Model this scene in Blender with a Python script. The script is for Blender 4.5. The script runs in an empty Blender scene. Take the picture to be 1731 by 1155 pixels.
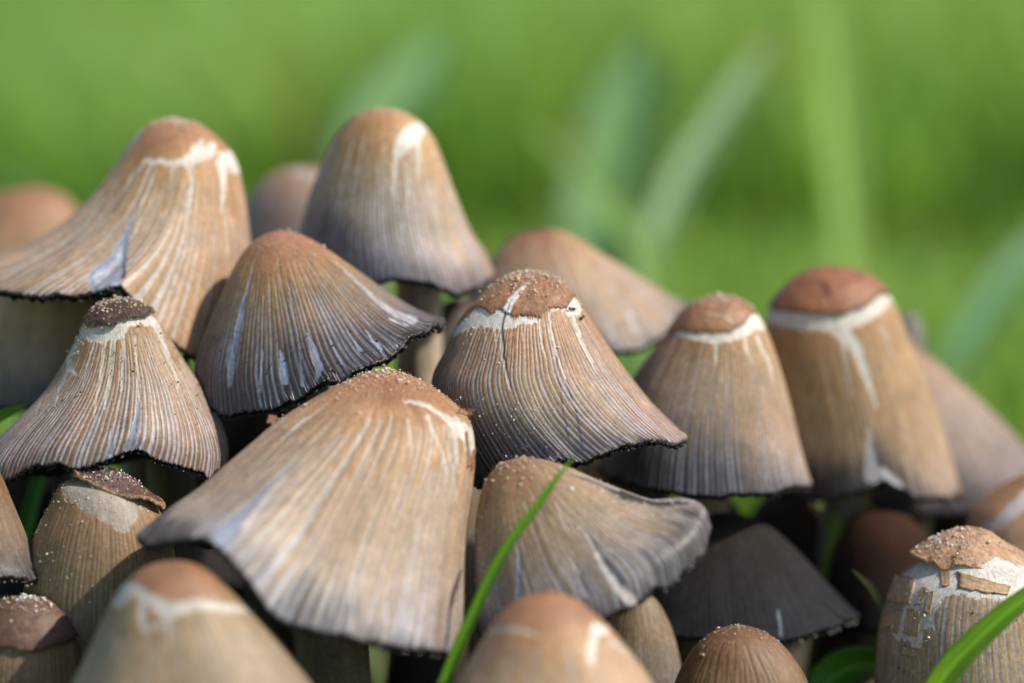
import bpy, math
import numpy as np
from mathutils import Vector

SC = bpy.context.scene
COL = SC.collection
CM = 0.01                      # everything is laid out in centimetres, written in metres
# ------------------------------------------------------------------ camera
W, H = 1731.0, 1155.0
LENS = 105.0
DIST, PITCH, ZF = 40.0, math.radians(9.0), 7.6
F = LENS / 36.0 * W
CAM = np.array([0.0, -DIST, ZF + DIST * math.tan(PITCH)])
FW = np.array([0, math.cos(PITCH), -math.sin(PITCH)])
UP = np.array([0, math.sin(PITCH), math.cos(PITCH)])
cam_d = bpy.data.cameras.new('camera')
cam = bpy.data.objects.new('camera', cam_d); COL.objects.link(cam)
cam.location = Vector(CAM * CM)
cam.rotation_euler = (math.pi / 2 - PITCH, 0, 0)
cam_d.lens = LENS; cam_d.sensor_width = 36.0
cam_d.clip_start = 0.01; cam_d.clip_end = 400.0
cam_d.dof.use_dof = True
cam_d.dof.focus_distance = (DIST + 0.1) / math.cos(PITCH) * CM
cam_d.dof.aperture_fstop = 5.8
cam_d.dof.aperture_blades = 9
SC.camera = cam
# ------------------------------------------------------------------ sky, sun, exposure
SUN_TO = Vector((0.78, -0.27, 0.86)).normalized()
world = bpy.data.worlds.new('World'); SC.world = world; world.use_nodes = True
wn = world.node_tree.nodes; wl = world.node_tree.links; wn.clear()
sky = wn.new('ShaderNodeTexSky'); sky.sky_type = 'NISHITA'; sky.sun_disc = False
sky.sun_elevation = math.asin(SUN_TO.z); sky.sun_rotation = math.atan2(SUN_TO.x, SUN_TO.y)
bg = wn.new('ShaderNodeBackground'); bg.inputs['Strength'].default_value = 0.115
wo = wn.new('ShaderNodeOutputWorld')
wl.new(sky.outputs[0], bg.inputs[0]); wl.new(bg.outputs[0], wo.inputs[0])
sd = bpy.data.lights.new('sun', 'SUN'); sd.energy = 4.2; sd.angle = math.radians(0.9); sd.color = (1.0, 0.915, 0.79)
sun = bpy.data.objects.new('sun', sd); COL.objects.link(sun)
sun.rotation_euler = SUN_TO.to_track_quat('Z', 'Y').to_euler()
SC.view_settings.view_transform = 'Standard'; SC.view_settings.look = 'None'
SC.view_settings.exposure = 0.18; SC.view_settings.gamma = 1.0
SC.view_settings.use_curve_mapping = False
SC.render.engine = 'CYCLES'
SC.cycles.use_denoising = True
SC.cycles.max_bounces = 8

rng = np.random.default_rng(7)
# ------------------------------------------------------------------ helpers
def at(px, py, Y):
    px = np.asarray(px, float); py = np.asarray(py, float)
    a = (px - W / 2) / F; b = (H / 2 - py) / F
    dy = FW[1] + UP[1] * b; dz = FW[2] + UP[2] * b
    t = (Y - CAM[1]) / dy
    return CAM[0] + a * t, CAM[2] + dz * t            # x, z

def project(P):
    d = P - CAM
    f = d @ FW
    return W / 2 + d[..., 0] / f * F, H / 2 - (d @ UP) / f * F

def hash2(i, j, s=0):
    n = np.sin(i * 127.1 + j * 311.7 + s * 74.7) * 43758.5453
    return n - np.floor(n)

def vnoise(x, y, s=0, perx=None):
    xi = np.floor(x); yi = np.floor(y); fx = x - xi; fy = y - yi
    fx = fx * fx * (3 - 2 * fx); fy = fy * fy * (3 - 2 * fy)
    x1 = xi + 1
    if perx: xi = xi % perx; x1 = x1 % perx
    return (hash2(xi, yi, s) * (1 - fx) + hash2(x1, yi, s) * fx) * (1 - fy) + \
           (hash2(xi, yi + 1, s) * (1 - fx) + hash2(x1, yi + 1, s) * fx) * fy

def sstep(a, b, x):
    t = np.clip((x - a) / (b - a), 0, 1)
    return t * t * (3 - 2 * t)

def stops(v, st):
    xs = [s[0] for s in st]
    return np.stack([np.interp(v, xs, [s[1][c] for s in st]) for c in range(3)], -1)

def lerp(a, b, t):
    return a * (1 - t[..., None]) + b * t[..., None]

def catmull(pts, per=24):
    p = np.array(pts, float)
    p = np.vstack([2 * p[0] - p[1], p, 2 * p[-1] - p[-2]])
    out = []; brk = [0]
    for i in range(1, len(p) - 2):
        p0, p1, p2, p3 = p[i - 1:i + 3]
        d0 = max(np.linalg.norm(p1 - p0), 1e-3) ** .5; d1 = max(np.linalg.norm(p2 - p1), 1e-3) ** .5; d2 = max(np.linalg.norm(p3 - p2), 1e-3) ** .5
        m1 = ((p1 - p0) / d0 - (p2 - p0) / (d0 + d1) + (p2 - p1) / d1) * d1
        m2 = ((p2 - p1) / d1 - (p3 - p1) / (d1 + d2) + (p3 - p2) / d2) * d1
        t = np.linspace(0, 1, per, endpoint=False)[:, None]
        out.append((2 * t**3 - 3 * t**2 + 1) * p1 + (t**3 - 2 * t**2 + t) * m1 + (-2 * t**3 + 3 * t**2) * p2 + (t**3 - t**2) * m2)
        brk.append(brk[-1] + per)
    out.append(p[-2][None])
    return np.vstack(out), brk

def resample(c, n=161):
    s = np.concatenate([[0], np.cumsum(np.linalg.norm(np.diff(c, axis=0), axis=1))]); s /= s[-1]
    t = np.linspace(0, 1, n)
    return np.stack([np.interp(t, s, c[:, k]) for k in range(c.shape[1])], 1)

def mesh_from(name, V, faces, mat, parent=None, col=None, wet=None, uv=None, smooth=True):
    """V (n,3) in cm, faces (m,4) or (m,3) int array"""
    me = bpy.data.meshes.new(name)
    V = np.asarray(V, np.float64) * CM
    faces = np.asarray(faces, np.int32); k = faces.shape[1]; m = len(faces)
    me.vertices.add(len(V)); me.vertices.foreach_set('co', V.astype(np.float32).ravel())
    me.loops.add(m * k); me.loops.foreach_set('vertex_index', faces.ravel())
    me.polygons.add(m); me.polygons.foreach_set('loop_start', np.arange(0, m * k, k, dtype=np.int32))
    me.polygons.foreach_set('loop_total', np.full(m, k, dtype=np.int32))
    me.polygons.foreach_set('use_smooth', np.full(m, smooth))
    if uv is not None:
        l = me.uv_layers.new(name='UVMap'); l.data.foreach_set('uv', uv[faces.ravel()].astype(np.float32).ravel())
    if col is not None:
        a = me.attributes.new('Col', 'FLOAT_COLOR', 'POINT')
        a.data.foreach_set('color', np.concatenate([col, np.ones((len(col), 1))], 1).astype(np.float32).ravel())
    if wet is not None:
        a = me.attributes.new('wet', 'FLOAT', 'POINT'); a.data.foreach_set('value', wet.astype(np.float32).ravel())
    me.update(calc_edges=True)
    if mat: me.materials.append(mat)
    o = bpy.data.objects.new(name, me); COL.objects.link(o)
    if parent is not None:
        o.parent = parent
        o.location = -parent.location
    return o

def grid_faces(nr, nc, wrap=True, off=0):
    i = np.arange(nr - 1)[:, None]; j = np.arange(nc if wrap else nc - 1)[None]
    j2 = (j + 1) % nc
    a = i * nc + j; b = i * nc + j2; c = (i + 1) * nc + j2; d = (i + 1) * nc + j
    return np.stack([a, d, c, b], -1).reshape(-1, 4) + off

def thing(name, loc, label, cat, group=None, kind=None):
    o = bpy.data.objects.new(name, None); COL.objects.link(o)
    o.location = Vector(np.array(loc, float) * CM); o.empty_display_size = 0.01
    o['label'] = label; o['category'] = cat
    if group: o['group'] = group
    if kind: o['kind'] = kind
    return o

# ------------------------------------------------------------------ materials
def newmat(name):
    m = bpy.data.materials.new(name); m.use_nodes = True
    nt = m.node_tree; nt.nodes.clear()
    out = nt.nodes.new('ShaderNodeOutputMaterial')
    b = nt.nodes.new('ShaderNodeBsdfPrincipled')
    nt.links.new(b.outputs[0], out.inputs[0])
    return m, nt, b

def N(nt, t, **kw):
    n = nt.nodes.new(t)
    for k, v in kw.items():
        if k.startswith('i_'):
            n.inputs[k[2:].replace('_', ' ')].default_value = v
        else: setattr(n, k, v)
    return n

def skin_material(name, rough=0.52, fibre=0.35, sss=0.12, grain=0.25, coat=0.0):
    m, nt, b = newmat(name); L = nt.links.new
    at_ = N(nt, 'ShaderNodeAttribute', attribute_name='Col'); wt = N(nt, 'ShaderNodeAttribute', attribute_name='wet')
    uv = N(nt, 'ShaderNodeUVMap'); tc = N(nt, 'ShaderNodeTexCoord')
    mp = N(nt, 'ShaderNodeMapping'); mp.inputs['Scale'].default_value = (60, 4.5, 1)
    L(uv.outputs[0], mp.inputs[0])
    fib = N(nt, 'ShaderNodeTexNoise', i_Scale=3.0, i_Detail=5.0, i_Roughness=0.65); L(mp.outputs[0], fib.inputs['Vector'])
    gr = N(nt, 'ShaderNodeTexNoise', i_Scale=1700.0, i_Detail=4.0, i_Roughness=0.7); L(tc.outputs['Object'], gr.inputs['Vector'])
    bl = N(nt, 'ShaderNodeTexNoise', i_Scale=260.0, i_Detail=4.0, i_Roughness=0.6); L(tc.outputs['Object'], bl.inputs['Vector'])
    r1 = N(nt, 'ShaderNodeMapRange'); r1.inputs[1].default_value = .25; r1.inputs[2].default_value = .75
    r1.inputs[3].default_value = 1 - fibre; r1.inputs[4].default_value = 1 + fibre * .8; L(fib.outputs[0], r1.inputs[0])
    r2 = N(nt, 'ShaderNodeMapRange'); r2.inputs[1].default_value = .3; r2.inputs[2].default_value = .7
    r2.inputs[3].default_value = 1 - grain; r2.inputs[4].default_value = 1 + grain; L(gr.outputs[0], r2.inputs[0])
    r3 = N(nt, 'ShaderNodeMapRange'); r3.inputs[1].default_value = .3; r3.inputs[2].default_value = .7
    r3.inputs[3].default_value = .84; r3.inputs[4].default_value = 1.12; L(bl.outputs[0], r3.inputs[0])
    m1 = N(nt, 'ShaderNodeMath', operation='MULTIPLY'); L(r1.outputs[0], m1.inputs[0]); L(r2.outputs[0], m1.inputs[1])
    m2 = N(nt, 'ShaderNodeMath', operation='MULTIPLY'); L(m1.outputs[0], m2.inputs[0]); L(r3.outputs[0], m2.inputs[1])
    vm = N(nt, 'ShaderNodeVectorMath', operation='SCALE'); L(at_.outputs['Color'], vm.inputs[0]); L(m2.outputs[0], vm.inputs['Scale'])
    L(vm.outputs[0], b.inputs['Base Color'])
    rr = N(nt, 'ShaderNodeMapRange'); rr.inputs[3].default_value = rough; rr.inputs[4].default_value = 0.27; L(wt.outputs['Fac'], rr.inputs[0])
    L(rr.outputs[0], b.inputs['Roughness'])
    add = N(nt, 'ShaderNodeMath', operation='ADD'); L(fib.outputs[0], add.inputs[0]); L(gr.outputs[0], add.inputs[1])
    bp = N(nt, 'ShaderNodeBump', i_Strength=0.55, i_Distance=0.00009); L(add.outputs[0], bp.inputs['Height'])
    L(bp.outputs[0], b.inputs['Normal'])
    b.inputs['Subsurface Weight'].default_value = sss
    b.inputs['Subsurface Radius'].default_value = (1.0, 0.5, 0.25); b.inputs['Subsurface Scale'].default_value = 0.0012
    b.inputs['Specular IOR Level'].default_value = 0.45
    return m

M_SKIN = skin_material('cap_skin')
M_DULL = skin_material('shade_dulled_skin', rough=0.85, sss=0.0)  # matte skin for caps whose shade is painted into their dark colour
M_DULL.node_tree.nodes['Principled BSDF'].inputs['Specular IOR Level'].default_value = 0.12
M_PATCH = skin_material('crown_skin', rough=0.55, fibre=0.15, grain=0.4)
M_GILL = skin_material('inky_gills', rough=0.45, fibre=0.4, sss=0.0)
M_STEM = skin_material('stem_flesh', rough=0.6, fibre=0.3, sss=0.2)

def plain(name, rgb, rough=0.5, var=0.2, scale=2500., sss=0.0, bump=0.3):
    m, nt, b = newmat(name); L = nt.links.new
    tc = N(nt, 'ShaderNodeTexCoord'); n = N(nt, 'ShaderNodeTexNoise', i_Scale=scale, i_Detail=4.0); L(tc.outputs['Object'], n.inputs['Vector'])
    r = N(nt, 'ShaderNodeMapRange'); r.inputs[1].default_value = .3; r.inputs[2].default_value = .7; r.inputs[3].default_value = 1 - var; r.inputs[4].default_value = 1 + var
    L(n.outputs[0], r.inputs[0])
    vm = N(nt, 'ShaderNodeVectorMath', operation='SCALE'); vm.inputs[0].default_value = rgb; L(r.outputs[0], vm.inputs['Scale']); L(vm.outputs[0], b.inputs['Base Color'])
    b.inputs['Roughness'].default_value = rough; b.inputs['Subsurface Weight'].default_value = sss; b.inputs['Subsurface Scale'].default_value = 0.0005
    bp = N(nt, 'ShaderNodeBump', i_Strength=bump, i_Distance=0.0001); L(n.outputs[0], bp.inputs['Height']); L(bp.outputs[0], b.inputs['Normal'])
    return m
M_GRAIN = plain('veil_grain', (0.62, 0.50, 0.40), 0.45, sss=.2)
M_GRAINW = plain('pale_grain', (0.75, 0.72, 0.68), 0.3, sss=.2)
M_SPECK = plain('dark_speck', (0.035, 0.018, 0.01), 0.6)

def leaf_material(name, trans=0.4, rough=0.45, scale=300.):
    m, nt, b = newmat(name); L = nt.links.new
    at_ = N(nt, 'ShaderNodeAttribute', attribute_name='Col')
    uv = N(nt, 'ShaderNodeUVMap'); mp = N(nt, 'ShaderNodeMapping'); mp.inputs['Scale'].default_value = (9, 0.6, 1); L(uv.outputs[0], mp.inputs[0])
    n = N(nt, 'ShaderNodeTexNoise', i_Scale=4.0, i_Detail=4.0); L(mp.outputs[0], n.inputs['Vector'])
    r = N(nt, 'ShaderNodeMapRange'); r.inputs[1].default_value = .3; r.inputs[2].default_value = .7; r.inputs[3].default_value = .75; r.inputs[4].default_value = 1.25
    L(n.outputs[0], r.inputs[0])
    vm = N(nt, 'ShaderNodeVectorMath', operation='SCALE'); L(at_.outputs['Color'], vm.inputs[0]); L(r.outputs[0], vm.inputs['Scale'])
    L(vm.outputs[0], b.inputs['Base Color']); b.inputs['Roughness'].default_value = rough
    b.inputs['Specular IOR Level'].default_value = 0.4
    bp = N(nt, 'ShaderNodeBump', i_Strength=0.3, i_Distance=0.0001); L(n.outputs[0], bp.inputs['Height']); L(bp.outputs[0], b.inputs['Normal'])
    tr = N(nt, 'ShaderNodeBsdfTranslucent')
    g = N(nt, 'ShaderNodeVectorMath', operation='MULTIPLY'); g.inputs[1].default_value = (1.4, 1.4, 0.8); L(vm.outputs[0], g.inputs[0]); L(g.outputs[0], tr.inputs[0])
    mx = N(nt, 'ShaderNodeMixShader'); mx.inputs[0].default_value = trans
    out = [x for x in nt.nodes if x.type == 'OUTPUT_MATERIAL'][0]
    L(b.outputs[0], mx.inputs[1]); L(tr.outputs[0], mx.inputs[2]); L(mx.outputs[0], out.inputs[0])
    return m
M_GRASS = leaf_material('grass_leaf')

# ------------------------------------------------------------------ ground
def soil_material():
    m, nt, b = newmat('soil_and_turf'); L = nt.links.new
    tc = N(nt, 'ShaderNodeTexCoord')
    n = N(nt, 'ShaderNodeTexNoise', i_Scale=40.0, i_Detail=8.0); L(tc.outputs['Object'], n.inputs['Vector'])
    n2 = N(nt, 'ShaderNodeTexNoise', i_Scale=3.0, i_Detail=5.0); L(tc.outputs['Object'], n2.inputs['Vector'])
    cr = N(nt, 'ShaderNodeValToRGB'); cr.color_ramp.elements[0].color = (0.018, 0.012, 0.007, 1); cr.color_ramp.elements[1].color = (0.07, 0.05, 0.028, 1)
    L(n.outputs[0], cr.inputs[0])
    # metres from the clump: bare soil near it, turf further out
    ln = N(nt, 'ShaderNodeVectorMath', operation='LENGTH'); L(tc.outputs['Object'], ln.inputs[0])
    r = N(nt, 'ShaderNodeMapRange'); r.inputs[1].default_value = .12; r.inputs[2].default_value = .3; L(ln.outputs['Value'], r.inputs[0])
    cg = N(nt, 'ShaderNodeValToRGB'); cg.color_ramp.elements[0].color = (0.2, 0.36, 0.05, 1); cg.color_ramp.elements[1].color = (0.24, 0.44, 0.08, 1)
    L(n2.outputs[0], cg.inputs[0])
    mx = N(nt, 'ShaderNodeMix', data_type='RGBA'); L(r.outputs[0], mx.inputs[0]); L(cr.outputs[0], mx.inputs[6]); L(cg.outputs[0], mx.inputs[7])
    L(mx.outputs[2], b.inputs['Base Color']); b.inputs['Roughness'].default_value = 0.9
    bp = N(nt, 'ShaderNodeBump', i_Strength=0.8, i_Distance=0.01); L(n.outputs[0], bp.inputs['Height']); L(bp.outputs[0], b.inputs['Normal'])
    return m
g = np.concatenate([-np.geomspace(15000, 20, 40), np.linspace(-18, 18, 40), np.geomspace(20, 15000, 40)])
gx, gy = np.meshgrid(g, g); r_ = np.hypot(gx, gy)
gz = (vnoise(gx / 1.3, gy / 1.3, 3) - .5) * .5 * np.exp(-(r_ / 60) ** 2) + (vnoise(gx / 400, gy / 400, 5) - .5) * 60 * sstep(500, 4000, r_)
grd = mesh_from('ground', np.stack([gx, gy, gz], -1).reshape(-1, 3), grid_faces(120, 120, False)[:, ::-1], soil_material())
grd['kind'] = 'structure'

# ------------------------------------------------------------------ cap surface
class Cap:
    def __init__(s, apex, L, R, rim, Y, df=0.8, lean=0.0, zp=2.4, nf=300, nb=90, nr=110, rimjag=0.03, seed=1, folds=(), bmax=9, t0=1.25):
        s.seed = seed; s.Y = Y; s.lean = lean
        pts = list(L)[::-1] + [apex] + list(R)
        c, brk = catmull(pts)
        k = brk[len(L)]
        Lc = resample(c[:k + 1][::-1]); Rc = resample(c[k:])
        lv = np.linspace(0, 1, 161)
        lx, lz = at(Lc[:, 0], Lc[:, 1], Y + lean * lv); rx, rz = at(Rc[:, 0], Rc[:, 1], Y + lean * lv)
        v = np.linspace(0, 1, nr) ** t0
        def itp(a): return np.interp(v, lv, a)
        lx, lz, rx, rz = map(itp, (lx, lz, rx, rz))
        th = np.concatenate([np.linspace(math.pi, 2 * math.pi, nf, endpoint=False), np.linspace(0, math.pi, nb, endpoint=False)])
        s.th, s.v, s.nf = th, v, nf
        mx, mz, hx, hz = (lx + rx) / 2, (lz + rz) / 2, (rx - lx) / 2, (rz - lz) / 2
        b = np.minimum(np.abs(hx) * df, bmax)
        cth, sth = np.cos(th), np.sin(th)
        X = mx[:, None] + hx[:, None] * cth; Z = mz[:, None] + hz[:, None] * cth
        Yg = (Y + lean * v)[:, None] + b[:, None] * sth
        rp, _ = catmull([L[-1]] + list(rim) + [R[-1]], 12); o = np.argsort(rp[:, 0])
        px, _ = project(np.stack([X[-1], Yg[-1], Z[-1]], -1))
        pyr = np.interp(px, rp[o, 0], rp[o, 1])
        _, zr = at(px, pyr, Yg[-1])
        zc = zr - Z[-1]
        zc = np.where(sth < 0, zc, 0)
        zc = zc * sstep(0, 0.12, -sth) if True else zc
        back = sth >= 0
        zc[back] = 0.25 * np.sin(th[back] * 3 + seed) * sth[back] * abs(hx[-1]) * .2
        Z = Z + zc[None] * (v ** zp)[:, None]
        # ragged rim
        j = (vnoise(th * 60 / (2 * math.pi), th * 0, seed, 60) - .5) * 2 + (hash2(np.floor(th * 130), th * 0, seed) - .5)
        Z = Z - rimjag * (j[None]) * sstep(.93, 1, v)[:, None]
        s.P = np.stack([X, Yg, Z], -1)
        # lobes and folds: push in/out along horizontal radius
        r = np.stack([cth, sth * .8, 0 * cth], -1)[None]
        amp = 0.035 * (vnoise(th[None] * 9 / (2 * math.pi) + 0 * v[:, None], v[:, None] * 2.5 + 0 * th[None], seed + 3, 9) - .5) * sstep(.1, .6, v)[:, None] * (np.abs(hx)[:, None])
        for (fx, fy, wpx, dep, v0) in folds:     # crease running up from rim position fx
            ppx, ppy = project(s.P)
            d = (ppx - (fx + (ppy - fy) * 0)) / (wpx)
            amp = amp - dep * np.exp(-d * d) * sstep(v0, 1, v)[:, None] * (sth < 0)[None]
        s.P = s.P + r * amp[..., None]
        s.hx = np.abs(hx)
        s.normals()
        s.px, s.py = project(s.P)

    def normals(s):
        P = s.P
        dth = np.roll(P, -1, 1) - np.roll(P, 1, 1)
        dv = np.empty_like(P); dv[1:-1] = P[2:] - P[:-2]; dv[0] = P[1] - P[0]; dv[-1] = P[-1] - P[-2]
        n = np.cross(dv, dth); n /= np.linalg.norm(n, axis=-1, keepdims=True) + 1e-9
        n[0] = (0, -.1, 1)
        s.Nn = n

def seg_dist(px, py, pts):
    """signed: width/2 - distance, best over the polyline"""
    best = np.full(px.shape, -1e9)
    pts = [tuple(p) for p in pts]
    if len(pts) == 1: pts = pts * 2
    for (x0, y0, w0), (x1, y1, w1) in zip(pts[:-1], pts[1:]):
        dx, dy = x1 - x0, y1 - y0; l2 = dx * dx + dy * dy + 1e-6
        t = np.clip(((px - x0) * dx + (py - y0) * dy) / l2, 0, 1)
        best = np.maximum(best, (w0 + (w1 - w0) * t) / 2 - np.hypot(px - x0 - t * dx, py - y0 - t * dy))
    return best

def in_poly(px, py, poly):
    ins = np.zeros(px.shape, bool)
    n = len(poly)
    for i in range(n):
        x0, y0 = poly[i]; x1, y1 = poly[(i + 1) % n]
        if y0 == y1: continue
        c = ((y0 > py) != (y1 > py)) & (px < (x1 - x0) * (py - y0) / (y1 - y0) + x0)
        ins ^= c
    return ins

def rgb(*a): return np.array(a, float)
TAN = rgb(.45, .275, .138); ORG = rgb(.42, .225, .105); BRN = rgb(.29, .145, .078); DBR = rgb(.10, .045, .026)
OLV = rgb(.29, .20, .108); GRY = rgb(.17, .15, .145); INK = rgb(.022, .018, .02); WHT = rgb(.66, .62, .575)
BLU = rgb(.26, .30, .42); GW = rgb(.46, .44, .43)

def paint(cap, sp, Vg, TH, PX, PY):
    """pigment of the skin with some sky sheen and shade painted in, one colour per vertex; returns colour, wetness, depth of relief"""
    seed = cap.seed; NG = sp.get('ng', 116)
    warp = 0.5 * (vnoise(TH * 5 / (2 * math.pi), Vg * 1.5, seed + 9, 5) - .5) + 0.9 * (vnoise(TH * 23 / (2 * math.pi), Vg * 3, seed + 19, 23) - .5)
    q = TH / (2 * math.pi) * NG + warp
    G = np.zeros_like(q)
    k0 = np.round(q)
    rad = np.interp(Vg, cap.v, cap.hx) + 1e-3
    s1, s2, s3 = sp.get('gs', (.16, .28, .42))
    for dk in (-1, 0, 1):
        k = (k0 + dk) % NG
        lev = np.where(k % 4 == 0, s1, np.where(k % 2 == 0, s2, s3))
        st = lev + .16 * (hash2(k, 0 * k, seed + 1) - .35)
        jit = .35 * (hash2(k, 0 * k, seed + 2) - .5)
        dist = np.abs(q - (k0 + dk) - jit)
        wd = (.24 + .16 * hash2(k, 0 * k, seed + 4)) * np.where(k % 4 == 0, 1.15, 1)
        wd = np.maximum(wd, .007 / rad / (2 * math.pi) * NG)
        wd = wd * (0.75 + .5 * vnoise(k * 1.7, Vg * 4, seed + 5))
        wd = wd * sp.get('gw', 1.0)
        stg = (.55 + .5 * hash2(k, 0 * k, seed + 41)) * (.62 + .6 * vnoise(k * 1.3, Vg * 3, seed + 42))
        G = np.maximum(G, sstep(0, .10, Vg - st) * np.exp(-(dist / wd) ** 2 * 1.2) * np.clip(stg * 1.25, 0, 1.1))
    ga = sp.get('ga', 1.0)
    base = stops(Vg, sp['base'])
    lr = np.cos(TH)
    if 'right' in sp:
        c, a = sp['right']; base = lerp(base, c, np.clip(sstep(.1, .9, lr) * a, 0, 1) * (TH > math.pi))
    streak = vnoise(TH * 70 / (2 * math.pi), Vg * 1.2, seed + 6, 70) * .6 + vnoise(TH * 170 / (2 * math.pi), Vg * 2.5, seed + 7, 170) * .4
    blot = vnoise(TH * 9 / (2 * math.pi), Vg * 2.5, seed + 8, 9)
    base = base * (0.74 + .52 * streak)[..., None] * (0.88 + .24 * blot)[..., None]
    edge = np.exp(-((G - .45) / .16) ** 2)
    base = lerp(base, base * rgb(.72, .55, .42), edge * .6 * ga)
    gcol = stops(Vg, sp.get('groove', [(0, WHT), (.45, GW), (1, GW * rgb(.8, .85, 1)*.8)]))  # bluer groove ends carry painted sky sheen besides their own grey
    gvar = .35 + .65 * vnoise(TH * 40 / (2 * math.pi), Vg * 3, seed + 12, 40)
    gm = sstep(.3, .75, G) * ga * np.interp(Vg, *zip(*sp.get('gamt', [(0, .9), (1, .9)]))) * np.clip(gvar + .15, 0, .88)
    c = lerp(base, gcol, gm)
    ia, ib, im = sp.get('ink', (.86, 1.05, .6))
    nz = (blot - .5) * .25 + (streak - .5) * .18
    inkf = sstep(ia, ib, Vg + nz + sp.get('inkside', 0) * -lr) * im
    inkf = np.clip(inkf * (1 - .45 * gm), 0, 1)
    c = lerp(c, sp.get('inkc', INK + .01), inkf)
    c = lerp(c, INK, sstep(.985, 1.0, Vg) * .9)
    wet = inkf * sp.get('wet', .6)
    depth = G * ga * 1.0 * sstep(.08, .3, Vg)
    # crown tone
    if 'crown' in sp:
        cc, v0, v1 = sp['crown']
        cf = 1 - sstep(v0, v1, Vg + .08 * (blot - .5) + .10 * (streak - .5))
        c = lerp(c, cc * (0.85 + .3 * blot)[..., None], cf)
    fr = TH > math.pi - .01
    tooth = (hash2(k0, 0 * k0, seed + 30) - .5)
    nx = (vnoise(PX / 5, PY / 5, 11) - .5) * 4 + (vnoise(PX / 14, PY / 14, 12) - .5) * 5
    ny = (vnoise(PX / 5, PY / 5, 13) - .5) * 4 + tooth * sp.get('tooth', 5)
    for s_ in sp.get('strokes', ()):
        kind, pts = s_[0], s_[1]
        soft = s_[2] if len(s_) > 2 else 1.6
        if kind[0] == 'P':
            m = in_poly(PX + nx * .7, PY + ny, pts).astype(float)
        else:
            f = .5 if kind == 'c' else .7
            m = sstep(-soft * .5, soft, seg_dist(PX + nx * f * .8, PY + ny * f, pts))
        m = m * fr
        if kind[-1] in 'wl' and kind[0] != 'P':
            wmx = max(p[2] for p in pts)
            if wmx <= 14: m = m * np.clip(.35 + .45 * G + .5 * streak, 0, 1)
            else: m = m * np.clip(.8 + .4 * streak, 0, 1)
        if kind == 'b': m = m * np.clip(.45 + .9 * streak, 0, 1)
        kk = kind[-1]
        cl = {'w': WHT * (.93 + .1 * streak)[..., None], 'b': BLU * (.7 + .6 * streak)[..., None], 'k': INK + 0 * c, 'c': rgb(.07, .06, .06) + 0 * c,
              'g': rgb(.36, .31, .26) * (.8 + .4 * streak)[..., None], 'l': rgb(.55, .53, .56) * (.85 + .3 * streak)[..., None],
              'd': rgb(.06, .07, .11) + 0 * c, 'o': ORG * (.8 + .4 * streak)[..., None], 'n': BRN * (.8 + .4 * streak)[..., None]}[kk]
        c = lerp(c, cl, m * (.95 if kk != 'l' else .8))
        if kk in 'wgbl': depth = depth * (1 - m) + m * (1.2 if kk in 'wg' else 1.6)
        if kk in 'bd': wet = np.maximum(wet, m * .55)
        if kk == 'w': wet = wet * (1 - m)
    if 'dk' in sp: c = c * sp['dk']  # darkens the whole cap; on some caps this puts shade into the colour
    return np.clip(c, 0, 1), np.clip(wet, 0, 1), depth

def grains(name, cap, parent, mat, n, uv, size, off=.0, P=None, Nn=None, seed=0, stretch=1.0):
    """tiny grains on the skin: uv = (px0, px1, py0, py1) window in which they sit, thinning out down the cap"""
    P = cap.P if P is None else P; Nn = cap.Nn if Nn is None else Nn
    n = int(n * 1.7); r = np.random.default_rng(seed + 100)
    px, py = project(P)
    x0, x1, y0, y1 = uv
    ok = (px > x0) & (px < x1) & (py > y0) & (py < y1)
    ii = np.argwhere(ok)
    if len(ii) == 0: return
    wgt = np.clip(1 - (py[ok] - y0) / (y1 - y0), .04, 1) ** 1.3
    # weight by visible area
    wgt = wgt * (.45 + np.clip(vnoise(px[ok] / 16, py[ok] / 13, seed) - .35, 0, 1) * 2.2)
    wgt = wgt * (cap.v[np.minimum(ii[:, 0], len(cap.v) - 1)] + .02); wgt /= wgt.sum()
    ch = ii[r.choice(len(ii), n, p=wgt)]
    c = P[ch[:, 0], ch[:, 1]] + r.normal(0, .012, (n, 3)); nn = Nn[ch[:, 0], ch[:, 1]]
    s = size * .74 * r.lognormal(0, .55, n)
    t = (1 + 5 ** .5) / 2
    ico = np.array([(-1, t, 0), (1, t, 0), (-1, -t, 0), (1, -t, 0), (0, -1, t), (0, 1, t), (0, -1, -t), (0, 1, -t), (t, 0, -1), (t, 0, 1), (-t, 0, -1), (-t, 0, 1)]) / 1.9
    fc = np.array([(0,11,5),(0,5,1),(0,1,7),(0,7,10),(0,10,11),(1,5,9),(5,11,4),(11,10,2),(10,7,6),(7,1,8),(3,9,4),(3,4,2),(3,2,6),(3,6,8),(3,8,9),(4,9,5),(2,4,11),(6,2,10),(8,6,7),(9,8,1)])
    sc = s[:, None, None] * (1 + r.uniform(-.3, .3, (n, 1, 3))) * np.array([1, 1, stretch])
    V = c[:, None] + (nn * (off + s[:, None] * .25))[:, None] + ico[None] * sc
    Fc = fc[None] + (np.arange(n) * 12)[:, None, None]
    o = mesh_from(name, V.reshape(-1, 3), Fc.reshape(-1, 3), mat, parent)
    o['kind'] = 'stuff'
    return o

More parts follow.
